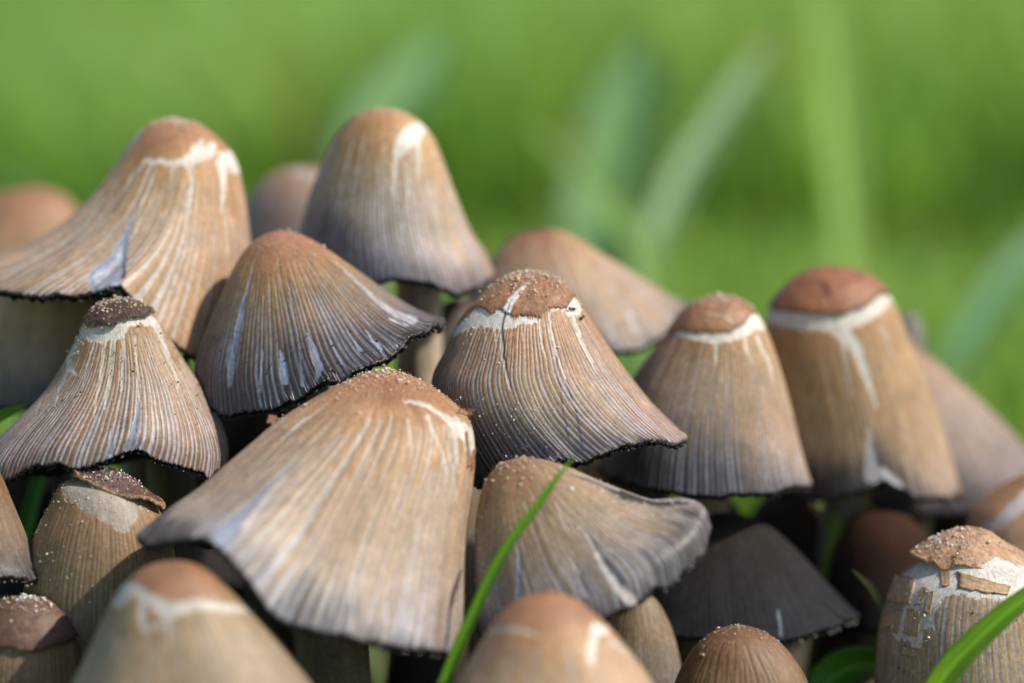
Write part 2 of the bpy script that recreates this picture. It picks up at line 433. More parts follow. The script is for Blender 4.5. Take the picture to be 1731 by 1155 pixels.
def patch_mesh(name, cap, parent, edge, lift, th, col, pst=(), curl=.0, nr=34, mat=None, jag=2.0):
    """brown disc of skin on top of the cap, its torn lower edge follows the line `edge`"""
    nf, nc = cap.nf, len(cap.th)
    ex = np.array([e[0] for e in edge], float); ey = np.array([e[1] for e in edge], float)
    ve = np.zeros(nc)
    for j in range(nf):
        px = cap.px[:, j]; py = cap.py[:, j]
        lim = np.interp(px, ex, ey) + jag * (hash2(float(j // 3), 1.0, cap.seed) - .5) * 2
        w = np.where((py > lim) & (cap.v > .02))[0]
        ve[j] = cap.v[w[0]] if len(w) else cap.v[-1] * .4
    ve[:nf] = np.minimum(ve[:nf], .6)
    kern = np.array([1, 2, 1]) / 4; ve[1:nf - 1] = np.convolve(ve[:nf], kern, 'valid')
    tb = np.linspace(0, 1, nc - nf); ve[nf:] = ve[nf - 1] * (1 - tb) + ve[0] * tb
    t = np.linspace(0, 1, nr)[:, None]
    vv = t * ve[None]
    idx = np.interp(vv, cap.v, np.arange(len(cap.v)))
    i0 = np.minimum(np.floor(idx).astype(int), len(cap.v) - 2); f = (idx - i0)[..., None]
    jj = np.arange(nc)[None] + 0 * i0
    S = cap.P[i0, jj] * (1 - f) + cap.P[i0 + 1, jj] * f
    Nn = cap.Nn[i0, jj] * (1 - f) + cap.Nn[i0 + 1, jj] * f
    TH = cap.th[None] + 0 * vv
    off = lift + curl * t ** 5 + .012 * (vnoise(TH * 30 / (2 * math.pi), t * 12 + 0 * TH, cap.seed + 77, 30) - .5) * sstep(0, .2, t)
    top = S + Nn * off[..., None]
    bot = S[-1:] + Nn[-1:] * (off[-1:] - th)[..., None]
    in_ = S[-4:-3] + Nn[-4:-3] * (-.01)
    P = np.concatenate([top, bot, in_], 0)
    PX, PY = project(P)
    V_ = np.concatenate([t + 0 * TH, np.ones((2, nc))], 0)
    THH = cap.th[None] + 0 * V_
    bl = vnoise(PX / 9, PY / 9, 5); b2 = vnoise(PX / 2.5, PY / 2.5, 6)
    c = col * (.75 + .3 * bl + .25 * b2)[..., None]
    c = lerp(c, col * rgb(.55, .5, .5), sstep(.86, 1, V_) * .7)
    c[-2:] = WHT * .55
    for kind, pts in pst:
        m = sstep(-1, 1.5, seg_dist(PX + (bl - .5) * 4, PY + (b2 - .5) * 2, pts)) * (THH > math.pi)
        c = lerp(c, {'w': WHT, 'c': rgb(.08, .05, .04), 'l': rgb(.5, .42, .36)}[kind] + 0 * c, m)
    uv = np.stack([THH / (2 * math.pi), V_ * .3], -1).reshape(-1, 2)
    mesh_from(name, P.reshape(-1, 3), grid_faces(nr + 2, nc), mat or M_PATCH, parent, np.clip(c, 0, 1).reshape(-1, 3), np.full(P.shape[0] * nc, .12), uv)
    return top, Nn

ncap = 0
def mushroom(label, apex, L, R, rim, Y, sp, det=1, stem=None, stem_r=.42, stem_c=(.20, .155, .11), ring=None, gr=None, shape=None, base_xy=None, name='mushroom'):
    global ncap; ncap += 1
    shape = dict(shape or {})
    if det == 2: shape.update(nf=500, nb=70, nr=190)
    elif det == 1: shape.update(nf=330, nb=60, nr=130)
    else: shape.update(nf=200, nb=50, nr=80)
    cap = Cap(apex, L, R, rim, Y, seed=ncap * 3 + 1, **shape)
    mid = cap.P[-1].mean(0)
    ax = cap.P[0, 0]
    bx = (mid[0] * .75 + ax[0] * .1) if base_xy is None else base_xy[0]
    by = (Y * .8 + cap.lean * .3) if base_xy is None else base_xy[1]
    root = thing(name, (bx, by, 0), label, 'mushroom', 'ink cap mushrooms crowded in one cluster')
    nr, nc = cap.px.shape
    TH = cap.th[None] + 0 * cap.px; Vg = cap.v[:, None] + 0 * cap.px
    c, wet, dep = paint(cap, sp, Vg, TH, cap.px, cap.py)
    P = cap.P - cap.Nn * (dep * 0.62 * sp.get('relief', .012))[..., None]
    # inward-turned lip
    lip = [P]
    cl = [c]; wl_ = [wet]
    for k, (dn, dv) in enumerate(((.035, .012), (.075, -.02))):
        q = P[-1] - cap.Nn[-1] * dn + np.array([0, 0, -dv])
        lip.append(q[None]); cl.append((INK + 0 * c[-1])[None]); wl_.append((wet[-1] * 0 + .5)[None])
    P2 = np.concatenate(lip); c2 = np.concatenate(cl); w2 = np.concatenate(wl_)
    uv = np.stack([np.concatenate([TH, TH[-2:]]) / (2 * math.pi), np.concatenate([Vg, Vg[-2:] + .01])], -1).reshape(-1, 2)
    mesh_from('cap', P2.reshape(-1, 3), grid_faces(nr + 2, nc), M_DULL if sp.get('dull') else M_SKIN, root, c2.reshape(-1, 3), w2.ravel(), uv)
    # gills: pleated black underside, its ragged edge hangs just below the rim
    rows = np.concatenate([[len(cap.v) - 1], np.linspace(nr - 2, nr * .25, 12).astype(int)])
    cols = np.arange(nc)
    pl = np.cos(cap.th * 90)
    gp = []
    for q, i in enumerate(rows):
        d = (.085 if q else .05) + .02 * pl + (.04 if q > 1 else 0)
        p = cap.P[i] - cap.Nn[i] * d[:, None]
        if q == 0:
            rg = .035 * hash2(np.floor(cap.th * 150 / 6.283), 0 * cap.th, ncap) + .03
            p = p + np.array([0, 0, -1]) * rg[:, None]
        gp.append(p)
    gp = np.array(gp)
    gc = (INK * (0.6 + .5 * hash2(cap.th * 77, 0 * cap.th))[:, None])[None] + 0 * gp
    guv = np.stack([cap.th[None] / (2 * math.pi) + 0 * gp[..., 0], np.linspace(1, 0, len(rows))[:, None] + 0 * gp[..., 0]], -1).reshape(-1, 2)
    mesh_from('gills', gp.reshape(-1, 3), grid_faces(len(rows), nc), M_GILL, root, gc.reshape(-1, 3), np.full(gp.shape[0] * nc, .35), guv)
    # stem
    top = ax * .45 + mid * .55 + np.array([0, .1, .25]); 
    ts = np.linspace(0, 1, 22)[:, None]
    b0 = np.array([bx, by, -.3]); 
    top[1] += .35
    if stem is not None: top = np.array([stem[0], stem[1], top[2]])
    cv = np.array([top[0], top[1], top[2] * .45])
    path = (1 - ts) ** 2 * b0 + 2 * ts * (1 - ts) * cv + ts ** 2 * top
    a = np.linspace(0, 2 * math.pi, 28, endpoint=False)[None]
    rr = stem_r * (1.12 - .4 * ts) * (1 + .05 * np.sin(a * 3 + ncap) + .03 * np.sin(a * 11))
    sp_ = np.stack([path[:, :1] + rr * np.cos(a), path[:, 1:2] + rr * np.sin(a), path[:, 2:] + 0 * a], -1)
    sc_ = rgb(*stem_c) * (.75 + .4 * vnoise(a * 20 / 6.283 + 0 * ts, ts * 5 + 0 * a, ncap, 20))[..., None]  # most stems carry the shade under the caps as darker colour
    suv = np.stack([a / 6.283 + 0 * ts, ts * 2 + 0 * a], -1).reshape(-1, 2)
    mesh_from('stem', sp_.reshape(-1, 3), grid_faces(22, 28)[:, ::-1], M_STEM, root, sc_.reshape(-1, 3), np.full(22 * 28, .1), suv)
    if ring:
        pt, pn = patch_mesh('crown_patch', cap, root, ring['edge'], ring.get('lift', .02), ring.get('th', .02), ring.get('col', BRN), ring.get('st', ()), ring.get('curl', 0.))
    for g_ in (gr or ()):
        grains(g_.get('name', 'veil_grains'), cap, root, g_.get('mat', M_GRAIN), g_['n'], g_['w'], g_['s'], g_.get('off', .0), seed=ncap + g_['n'], stretch=g_.get('st', 1))
    return root, cap

def line_w(pts, w0, w1):
    n = len(pts)
    return [(p[0], p[1], w0 + (w1 - w0) * i / (n - 1)) for i, p in enumerate(pts)]

# ------------------------------------------------------------------ the mushrooms
B_TAN = [(0, BRN * 1.1), (.12, BRN * 1.15), (.3, ORG), (.6, TAN * .95), (.85, OLV), (1, GRY)]
G_STD = [(0, WHT), (.4, GW * 1.1), (.75, rgb(.36, .37, .42)), (1, rgb(.30, .33, .42))]

# far left, high, very soft
mushroom('blurred reddish-brown mushroom top at the far left, behind the wide split cap', (55, 316),
  [(10, 325), (-40, 350), (-80, 400), (-110, 470), (-120, 540)], [(100, 325), (128, 350), (150, 400), (185, 470), (205, 540)],
  [(-60, 560), (50, 570), (150, 560)], 8.5, dict(base=[(0, BRN * 1.1), (.3, BRN * 1.2), (.55, TAN * .8), (1, GRY)], ga=.3), det=0)
# behind, between A and B
mushroom('dull greyish-pink blurred cap between the two tallest mushrooms', (505, 282),
  [(465, 292), (432, 318), (412, 350), (395, 420), (380, 500)], [(560, 290), (600, 320), (630, 370), (650, 430), (660, 500)],
  [(450, 520), (530, 525), (600, 515)], 7.2, dict(base=[(0, TAN * .9), (.3, rgb(.30, .20, .15)), (.7, GRY * 1.2), (1, GRY)], ga=.4,
  strokes=[('l', [(500, 290, 14), (540, 300, 14)], 6)]), det=0)
# A
mushroom('tall wide mushroom at upper left with white cracked crown and long left skirt', (292, 202),
  [(255, 208), (228, 230), (190, 285), (150, 335), (100, 380), (40, 412), (-20, 436), (-80, 462)],
  [(335, 210), (372, 236), (398, 268), (410, 310), (420, 380), (428, 450), (432, 540), (430, 640)],
  [(-40, 490), (0, 493), (60, 496), (122, 497), (165, 488), (203, 480), (216, 494), (240, 530), (275, 563), (330, 602), (390, 630)], 3.3,
  dict(base=[(0, BRN * 1.1), (.18, ORG), (.4, TAN), (.8, TAN * .95), (1, TAN * .8)], right=(ORG, .75), crown=(BRN * 1.2, .16, .26),
   groove=[(0, WHT), (.5, GW * 1.15), (1, GW)], ink=(.86, 1.02, .9), inkside=.10, inkc=rgb(.06, .06, .08), gs=(.2, .26, .36), ng=104,
   strokes=[('b', [(234, 344, 3), (212, 400, 14), (200, 440, 30), (178, 474, 60)], 4), ('l', [(205, 420, 5), (196, 445, 14), (165, 470, 18)], 4), ('d', [(214, 392, 2), (210, 440, 6), (208, 470, 8)], 3),
    ('w', [(245, 271, 7), (269, 273, 9), (292, 275, 10), (312, 275, 14), (330, 262, 22), (340, 240, 12)]),
    ('w', [(318, 272, 18), (335, 262, 26), (352, 256, 24), (360, 246, 14)]), ('w', [(374, 276, 18), (388, 268, 24), (400, 285, 20)]), ('w', [(372, 260, 8), (392, 262, 18)]),
    ('w', line_w([(245, 271), (228, 295), (212, 320)], 9, 3)), ('w', line_w([(236, 222), (218, 252), (180, 305)], 9, 2), 3), ('w', line_w([(292, 278), (292, 300), (284, 345)], 9, 2)),
    ('w', line_w([(322, 278), (324, 310), (312, 372)], 14, 3)), ('w', line_w([(376, 285), (378, 320), (374, 362)], 16, 3)), ('w', line_w([(258, 300), (242, 350), (230, 400)], 5, 2))]),
  det=1, shape=dict(df=.72, lean=-.6), gr=[dict(n=260, w=(240, 360, 200, 232), s=.010)])
# U below A, its colour raised to paint in light it lacks
mushroom('soft grey-brown cap under the long skirt of the tall split mushroom at left', (70, 440),
  [(20, 450), (-40, 490), (-80, 560), (-110, 640)], [(130, 450), (185, 490), (215, 550), (240, 600), (260, 660)],
  [(-60, 672), (20, 690), (120, 680), (200, 672)], 4.6, dict(base=[(0, TAN * .8), (.5, rgb(.62, .38, .23)), (.75, rgb(.40, .28, .20)), (1, GRY * 1.4)], ink=(.85, 1.0, .6), ga=.25), det=0)
# B
mushroom('tall bell-shaped mushroom at top centre with one white patch by its tip', (648, 185),
  [(600, 197), (568, 228), (545, 270), (525, 320), (508, 375), (495, 425), (488, 465)],
  [(695, 196), (730, 228), (752, 275), (772, 330), (795, 390), (822, 432), (835, 465)],
  [(530, 480), (590, 482), (640, 475), (690, 474), (735, 482), (770, 496), (805, 488)], 3.6,
  dict(base=[(0, BRN * 1.25), (.15, ORG * .9), (.35, TAN * .8), (.6, rgb(.28, .22, .16)), (1, GRY)], right=(TAN * 1.02, .9), ink=(.66, 1.0, .93), inkside=.20, inkc=rgb(.04, .04, .055), wet=.5,
   groove=[(0, WHT), (.4, GW), (.8, rgb(.4, .42, .5)), (1, BLU)], gs=(.25, .32, .45),
   strokes=[('w', [(716, 214, 22), (700, 224, 34), (685, 240, 30), (674, 258, 18)]), ('w', line_w([(672, 256), (668, 290), (664, 335)], 12, 3), 3), ('w', line_w([(706, 240), (708, 275), (706, 305)], 12, 3), 3),
    ('l', line_w([(695, 250), (690, 330), (680, 400)], 5, 3), 3), ('l', line_w([(560, 250), (545, 275)], 5, 3), 3)]),
  det=1, shape=dict(df=.85), gr=[dict(n=150, w=(590, 720, 180, 215), s=.009)], stem=(-1.35, 3.6), stem_c=(.5, .40, .29))
# E
mushroom('blurred broad brown cap behind the sharp centre mushroom, sloping right', (918, 388),
  [(875, 398), (840, 425), (815, 460), (790, 500), (765, 545), (750, 590)], [(960, 395), (1010, 425), (1075, 464), (1130, 498), (1168, 520)],
  [(820, 600), (900, 610), (980, 604), (1045, 592), (1085, 588), (1130, 560)], 4.9,
  dict(base=[(0, BRN * .9), (.2, BRN), (.45, TAN * .75), (.75, TAN * .7), (1, GRY)], right=(TAN, .8), ink=(.76, .98, .93), inkside=.14, inkc=rgb(.05, .05, .06), ga=1.0,
   strokes=[('l', line_w([(935, 450), (945, 490)], 7, 4), 4), ('l', line_w([(1065, 530), (1075, 560)], 10, 10), 4), ('l', line_w([(1030, 545), (1035, 575)], 8, 6), 4)]), det=1, shape=dict(df=.7))
# dark one between C and D
mushroom('small dark blue-grey cap deep in the gap between two centre mushrooms', (770, 505),
  [(735, 520), (705, 550), (690, 585)], [(820, 520), (850, 560), (870, 610)], [(715, 602), (760, 610), (820, 620)], 4.3,
  dict(base=[(0, DBR), (.5, GRY * .5), (1, GRY * .4)], ink=(.3, .9, .7), ga=.5), det=0)
# C
mushroom('low brown cap left of centre with blue-black wet streaked skirt and no white ring', (476, 390),
  [(432, 405), (402, 440), (378, 490), (352, 550), (332, 605), (330, 650)],
  [(520, 402), (565, 430), (612, 463), (660, 497), (705, 525), (752, 545)],
  [(345, 680), (372, 697), (430, 690), (490, 682), (535, 652), (580, 638), (625, 618), (665, 594), (705, 566)], 1.9,
  dict(base=[(0, BRN * 1.05), (.15, BRN * 1.1), (.32, ORG * .85), (.5, rgb(.27, .175, .085)), (.75, rgb(.17, .11, .06)), (1, rgb(.11, .075, .05))], right=(OLV * .9, .3), inkc=rgb(.03, .028, .035),
   crown=(BRN * 1.15, .18, .36), groove=[(0, GW), (.35, GW * .6), (.6, BLU * .85), (1, BLU * 1.1)], gamt=[(0, .4), (.4, .6), (1, .9)], ink=(.62, 1.0, .85), wet=.9, inkside=.16, gs=(.22, .3, .42), ng=124, relief=.014,
   strokes=[('b', [(428, 455, 3), (414, 503, 8), (400, 565, 14), (390, 612, 17), (388, 650, 9)], 3), ('b', line_w([(490, 493), (496, 535)], 4, 5)), ('b', [(520, 560, 4), (530, 590, 13), (540, 622, 15), (536, 640, 6)]),
    ('b', [(474, 590, 3), (478, 615, 15), (482, 645, 14)]), ('b', line_w([(590, 560), (610, 590)], 4, 7)), ('b', line_w([(620, 560), (645, 590)], 3, 6)), ('c', line_w([(392, 560), (398, 612)], 2, 3)),
    ('b', line_w([(445, 590), (440, 660)], 3, 7)), ('b', line_w([(505, 575), (512, 650)], 3, 8)), ('b', line_w([(560, 575), (580, 615)], 3, 6)),
    ('l', [(567, 441, 3), (605, 474, 6), (643, 512, 9), (670, 530, 14), (700, 540, 14)], 3), ('l', line_w([(660, 538), (690, 550)], 6, 5), 3)]),
  det=2, shape=dict(df=.78, lean=-.5, rimjag=.05), gr=[dict(n=160, w=(420, 560, 388, 470), s=.007), dict(n=160, w=(330, 700, 560, 690), s=.008, mat=M_SPECK, name='dirt_specks')])
# D
mushroom('sharp orange-ribbed mushroom at centre with cracked white crown and pointed right skirt', (903, 460),
  [(862, 467), (825, 490), (795, 520), (770, 555), (750, 595), (730, 640), (735, 700), (765, 770), (792, 818)],
  [(945, 474), (972, 500), (995, 535), (1025, 578), (1065, 632), (1108, 684), (1140, 716), (1166, 740)],
  [(800, 822), (830, 818), (870, 806), (915, 790), (955, 776), (985, 784), (1012, 771), (1055, 752), (1110, 744), (1145, 747)], 1.3,
  dict(base=[(0, BRN * 1.15), (.2, ORG), (.45, ORG * .85), (.65, OLV * 1.05), (.85, OLV * .8), (1, rgb(.16, .11, .07))], right=(ORG * .9, .6), gs=(.16, .2, .26), ng=128, tooth=9, gw=.82,
   groove=[(0, WHT), (.35, GW * .9), (.6, rgb(.33, .36, .46)), (1, rgb(.46, .50, .64))], ink=(.66, 1.0, .9), inkside=.22, inkc=rgb(.035, .035, .05), wet=.6, relief=.012,
   strokes=[('w', [(769, 562, 8), (788, 547, 20), (812, 536, 30), (834, 538, 34), (850, 545, 28), (853, 533, 26)]), ('w', [(850, 540, 22), (868, 505, 16), (884, 486, 8), (892, 479, 2)]),
    ('w', line_w([(856, 548), (880, 543), (905, 541)], 18, 9)), ('w', [(928, 530, 5), (934, 523, 6), (948, 521, 6), (958, 528, 6)]), ('w', [(960, 530, 10), (970, 519, 26), (976, 526, 18)]),
    ('w', line_w([(929, 527), (930, 550), (940, 594), (957, 637)], 7, 3)), ('w', line_w([(911, 543), (916, 581), (927, 620)], 7, 2)), ('w', line_w([(966, 530), (983, 576), (1009, 628)], 9, 3)),
    ('w', line_w([(836, 550), (840, 590)], 6, 2)), ('w', line_w([(820, 548), (822, 575)], 5, 2)), ('w', line_w([(882, 548), (885, 575)], 5, 2)), ('w', line_w([(795, 548), (788, 580)], 5, 2)),
    ('l', line_w([(848, 560), (850, 605), (862, 655)], 9, 4)),
    ('c', [(862, 500, 1.5), (854, 525, 4), (849, 560, 5), (853, 602, 5), (864, 654, 2)]), ('d', line_w([(957, 640), (975, 700), (985, 760)], 3, 6)), ('d', line_w([(940, 600), (950, 680), (960, 740)], 2, 5))]),
  det=2, shape=dict(df=.8, lean=-.7, rimjag=.03),
  ring=dict(edge=[(740, 580), (770, 552), (800, 520), (812, 517), (832, 530), (846, 520), (866, 533), (900, 533), (914, 536), (927, 520), (957, 520), (970, 498), (990, 515)], col=BRN * 1.05, lift=.008, curl=.006,
    st=[('w', [(850, 535, 14), (866, 508, 13), (882, 489, 8), (894, 478, 3)]), ('c', line_w([(858, 525), (866, 508)], 2, 1))]),
  gr=[dict(n=420, w=(770, 975, 458, 515), s=.009, off=.02), dict(n=160, w=(780, 1000, 500, 640), s=.006, mat=M_GRAINW), dict(n=150, w=(760, 940, 670, 830), s=.0052, mat=M_GRAINW, st=1.4), dict(n=10, w=(955, 985, 520, 560), s=.017, mat=M_SPECK, name='dirt_specks')])
# F
mushroom('straight-sided tan mushroom right of centre with small brown disc above thin white ring', (1215, 502),
  [(1175, 510), (1148, 532), (1125, 565), (1095, 605), (1068, 645), (1040, 695), (1018, 745), (1005, 790)],
  [(1258, 510), (1284, 535), (1303, 575), (1320, 625), (1336, 680), (1352, 745), (1372, 820)],
  [(1030, 806), (1075, 820), (1130, 830), (1200, 836), (1260, 836), (1300, 832), (1340, 825)], 2.5,
  dict(base=[(0, BRN), (.2, ORG * .85), (.4, TAN * .75), (.7, OLV * 1.05), (1, OLV * .8)], right=(TAN * .98, .8), gs=(.24, .27, .32), ng=118, gamt=[(0, .6), (.5, .8), (1, .95)],
   groove=[(0, WHT), (.4, rgb(.30, .29, .28)), (.7, rgb(.24, .25, .31)), (1, rgb(.42, .45, .60))], ink=(.62, .98, .94), inkside=.25, inkc=rgb(.035, .035, .05), wet=.5,
   strokes=[('w', [(1147, 563, 9), (1176, 570, 12), (1210, 573, 17), (1236, 569, 15), (1260, 558, 22), (1276, 538, 24), (1284, 552, 18)]), ('w', [(1152, 558, 5), (1163, 538, 4)]),
    ('w', line_w([(1211, 577), (1211, 620)], 9, 3), 2.5), ('w', line_w([(1258, 572), (1271, 616)], 7, 2), 2.5), ('w', line_w([(1280, 569), (1301, 616), (1307, 646)], 9, 3), 2.5), ('l', line_w([(1145, 568), (1128, 605), (1102, 655)], 4, 3), 2.5)]),
  det=2, shape=dict(df=.8),
  ring=dict(edge=[(1140, 560), (1154, 558), (1201, 562), (1236, 560), (1258, 547), (1270, 530), (1285, 530)], col=BRN * 1.12, lift=.008, th=.012, st=[('l', [(1195, 530, 3), (1225, 536, 3), (1240, 545, 2)])]),
  gr=[dict(n=260, w=(1160, 1270, 500, 535), s=.009, off=.02)])
# J
mushroom('soft reddish cap at the right edge sloping down behind the biggest ringed mushroom', (1500, 540),
  [(1470, 560), (1440, 620), (1420, 700), (1410, 800)], [(1545, 580), (1600, 625), (1660, 680), (1720, 740), (1770, 800)],
  [(1460, 850), (1550, 870), (1650, 870), (1730, 850)], 5.6,
  dict(base=[(0, BRN), (.3, BRN * 1.2), (.6, rgb(.30, .20, .13)), (1, rgb(.16, .12, .10))], right=(rgb(.24, .135, .08), .7), ga=.9, ink=(.78, 1.0, .9)), det=0, shape=dict(df=.6))
mushroom('tiny grey blurred cap tip peeping out right of the largest white-ringed mushroom', (1538, 528),
  [(1520, 535), (1512, 555), (1505, 600)], [(1553, 538), (1560, 560), (1564, 600)], [(1520, 610), (1545, 612)], 6.9,
  dict(base=[(0, GRY * .8), (.5, GRY * 1.4), (1, GRY * .5)], ga=.2), det=0, stem_r=.2)
# I
mushroom('large tan mushroom at right with reddish disc above a broad white ring', (1405, 452),
  [(1358, 462), (1325, 488), (1302, 520), (1292, 570), (1296, 640), (1305, 720), (1316, 835)],
  [(1455, 460), (1490, 482), (1516, 520), (1540, 580), (1568, 650), (1590, 720), (1608, 780), (1626, 838)],
  [(1345, 842), (1375, 846), (1430, 838), (1470, 828), (1492, 814), (1512, 822), (1545, 838), (1590, 842)], 3.9,
  dict(base=[(0, BRN), (.2, ORG), (.5, TAN * .9), (.85, TAN * .8), (1, GRY)], right=(TAN, .7), gs=(.3, .4, .5), ng=96, ga=.75, gamt=[(0, .3), (.6, .45), (1, .8)], groove=[(0, WHT), (.6, GW), (1, rgb(.45, .45, .5))],
   ink=(.80, 1.0, .92), inkside=.10,
   strokes=[('o', [(1330, 575, 40), (1400, 585, 40)], 14), ('w', [(1299, 534, 20), (1344, 543, 28), (1396, 545, 30), (1431, 543, 34), (1466, 527, 30), (1496, 504, 30)]), ('w', line_w([(1418, 556), (1448, 585), (1466, 638), (1483, 690)], 30, 5), 3),
    ('w', line_w([(1422, 570), (1440, 672)], 12, 4), 3), ('l', line_w([(1490, 550), (1510, 600)], 10, 4), 3),
    ('l', [(1470, 724, 6), (1472, 776, 20), (1474, 805, 26)], 4), ('l', [(1487, 802, 30), (1510, 828, 40)], 4), ('d', line_w([(1476, 745), (1490, 782)], 3, 8), 3)]),
  det=1, shape=dict(df=.75),
  ring=dict(edge=[(1290, 512), (1297, 517), (1331, 524), (1388, 531), (1431, 528), (1466, 515), (1487, 496), (1505, 496)], col=rgb(.30, .125, .06), lift=.015, curl=.03, th=.035, st=[('c', [(1392, 480, 7), (1400, 500, 9)])]))
# K
mushroom('blurred orange-brown cap with pale streak at the right edge below the slope', (1745, 800),
  [(1705, 815), (1668, 840), (1642, 868), (1630, 920), (1620, 1000)], [(1790, 812), (1830, 850), (1860, 920), (1880, 1000)],
  [(1680, 1020), (1750, 1025), (1820, 1020)], 3.0, dict(base=[(0, BRN * 1.1), (.3, ORG * .9), (.7, TAN), (1, GRY)], ga=.4,
  strokes=[('l', [(1740, 840, 30), (1715, 862, 26), (1690, 885, 20), (1665, 888, 12)], 6)]), det=0)
# AA brown, shade put into its dark colour
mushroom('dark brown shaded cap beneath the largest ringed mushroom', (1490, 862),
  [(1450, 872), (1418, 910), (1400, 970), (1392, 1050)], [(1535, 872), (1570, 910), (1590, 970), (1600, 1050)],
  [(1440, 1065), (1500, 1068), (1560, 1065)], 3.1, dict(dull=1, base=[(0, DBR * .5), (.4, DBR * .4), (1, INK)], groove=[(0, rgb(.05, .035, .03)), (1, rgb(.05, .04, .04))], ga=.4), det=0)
# X, near-black colour stands in for shade on its skirt
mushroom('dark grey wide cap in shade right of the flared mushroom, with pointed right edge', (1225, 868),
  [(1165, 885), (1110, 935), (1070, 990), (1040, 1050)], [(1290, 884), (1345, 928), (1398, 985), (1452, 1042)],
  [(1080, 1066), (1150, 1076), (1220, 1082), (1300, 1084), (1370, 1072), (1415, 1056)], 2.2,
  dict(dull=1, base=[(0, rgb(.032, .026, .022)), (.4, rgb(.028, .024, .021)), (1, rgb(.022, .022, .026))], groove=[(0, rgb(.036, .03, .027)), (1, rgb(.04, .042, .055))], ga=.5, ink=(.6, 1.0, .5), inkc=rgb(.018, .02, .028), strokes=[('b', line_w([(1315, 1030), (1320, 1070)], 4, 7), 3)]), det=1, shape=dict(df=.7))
# Z
mushroom('narrow dim tan cap tucked under the flared mushroom near the bottom', (1075, 1000),
  [(1045, 1010), (1025, 1050), (1010, 1100), (1000, 1180)], [(1105, 1010), (1130, 1050), (1148, 1110), (1158, 1180)],
  [(1040, 1190), (1110, 1192)], .9, dict(base=[(0, OLV * .8), (.5, OLV * .8), (1, GRY)], ga=.5), det=0)
# H
mushroom('sharp pale-ribbed mushroom at left with small dark speckled disc and arched rim', (205, 509),
  [(170, 516), (148, 538), (130, 570), (108, 612), (80, 655), (42, 698), (5, 735), (-30, 780), (-45, 822)],
  [(240, 516), (262, 535), (285, 568), (308, 603), (332, 640), (355, 685), (373, 722), (383, 760), (380, 795)],
  [(-20, 818), (0, 816), (40, 800), (70, 786), (95, 783), (122, 788), (158, 786), (185, 776), (208, 763), (222, 760), (245, 764), (268, 778), (300, 787), (335, 796), (352, 806), (366, 800)], 1.0,
  dict(base=[(0, BRN), (.12, BRN * .9), (.22, TAN * .8), (.5, rgb(.40, .245, .12)), (.8, rgb(.33, .19, .10)), (1, rgb(.26, .15, .09))], gs=(.14, .2, .34), ng=128, tooth=4, relief=.013,
   groove=[(0, WHT), (.3, rgb(.55, .53, .52)), (.6, rgb(.46, .47, .52)), (1, rgb(.50, .52, .60))], gamt=[(0, .9), (.4, .95), (1, 1)], dk=.88, ink=(.92, 1.03, .8), inkside=.06,
   strokes=[('w', [(142, 543, 16), (140, 563, 16), (155, 566, 24), (176, 565, 28), (198, 561, 28), (216, 547, 20), (242, 545, 15), (256, 543, 18)]), ('w', [(249, 540, 10), (253, 530, 6)]),
    ('w', [(262, 546, 14), (273, 570, 10), (285, 603, 7), (296, 634, 5), (302, 656, 3)]), ('w', [(133, 574, 11), (124, 592, 10), (114, 604, 12), (116, 617, 9), (126, 630, 9)]), ('w', line_w([(112, 604), (98, 622), (78, 655), (60, 700)], 5, 3)), ('w', line_w([(120, 618), (104, 650), (88, 700)], 4, 3)),
    ('w', line_w([(178, 575), (170, 645), (158, 705)], 9, 4)), ('w', line_w([(191, 575), (187, 635), (176, 690)], 9, 4)), ('w', line_w([(210, 560), (208, 608), (205, 660)], 8, 4)), ('w', line_w([(229, 568), (233, 617), (235, 672)], 6, 5)), ('w', line_w([(160, 578), (150, 610), (140, 650)], 5, 3)),
    ('o', [(222, 556, 10), (240, 553, 12), (250, 558, 10)]),
    ('b', [(236, 660, 4), (235, 690, 6), (231, 720, 13), (226, 745, 20), (222, 760, 26)], 2.5), ('d', line_w([(237, 680), (232, 730)], 1, 4)), ('b', line_w([(188, 725), (187, 765)], 3, 12), 3), ('b', line_w([(243, 740), (243, 764)], 3, 10), 3)]),
  det=2, shape=dict(df=.74, lean=-.3, rimjag=.035),
  ring=dict(edge=[(138, 545), (146, 538), (153, 555), (165, 545), (176, 548), (191, 554), (198, 549), (206, 541), (228, 538), (249, 536), (253, 527), (270, 535)], col=rgb(.075, .04, .03), lift=.035, th=.04, curl=.03),
  stem=(-4.9, 2.0), base_xy=(-4.6, 2.2), stem_c=(.12, .1, .08), gr=[dict(n=230, w=(140, 255, 505, 556), s=.010, off=.035, mat=M_GRAIN), dict(n=420, w=(40, 375, 560, 800), s=.005, mat=M_SPECK, name='dirt_specks'), dict(n=100, w=(100, 150, 540, 620), s=.008)])
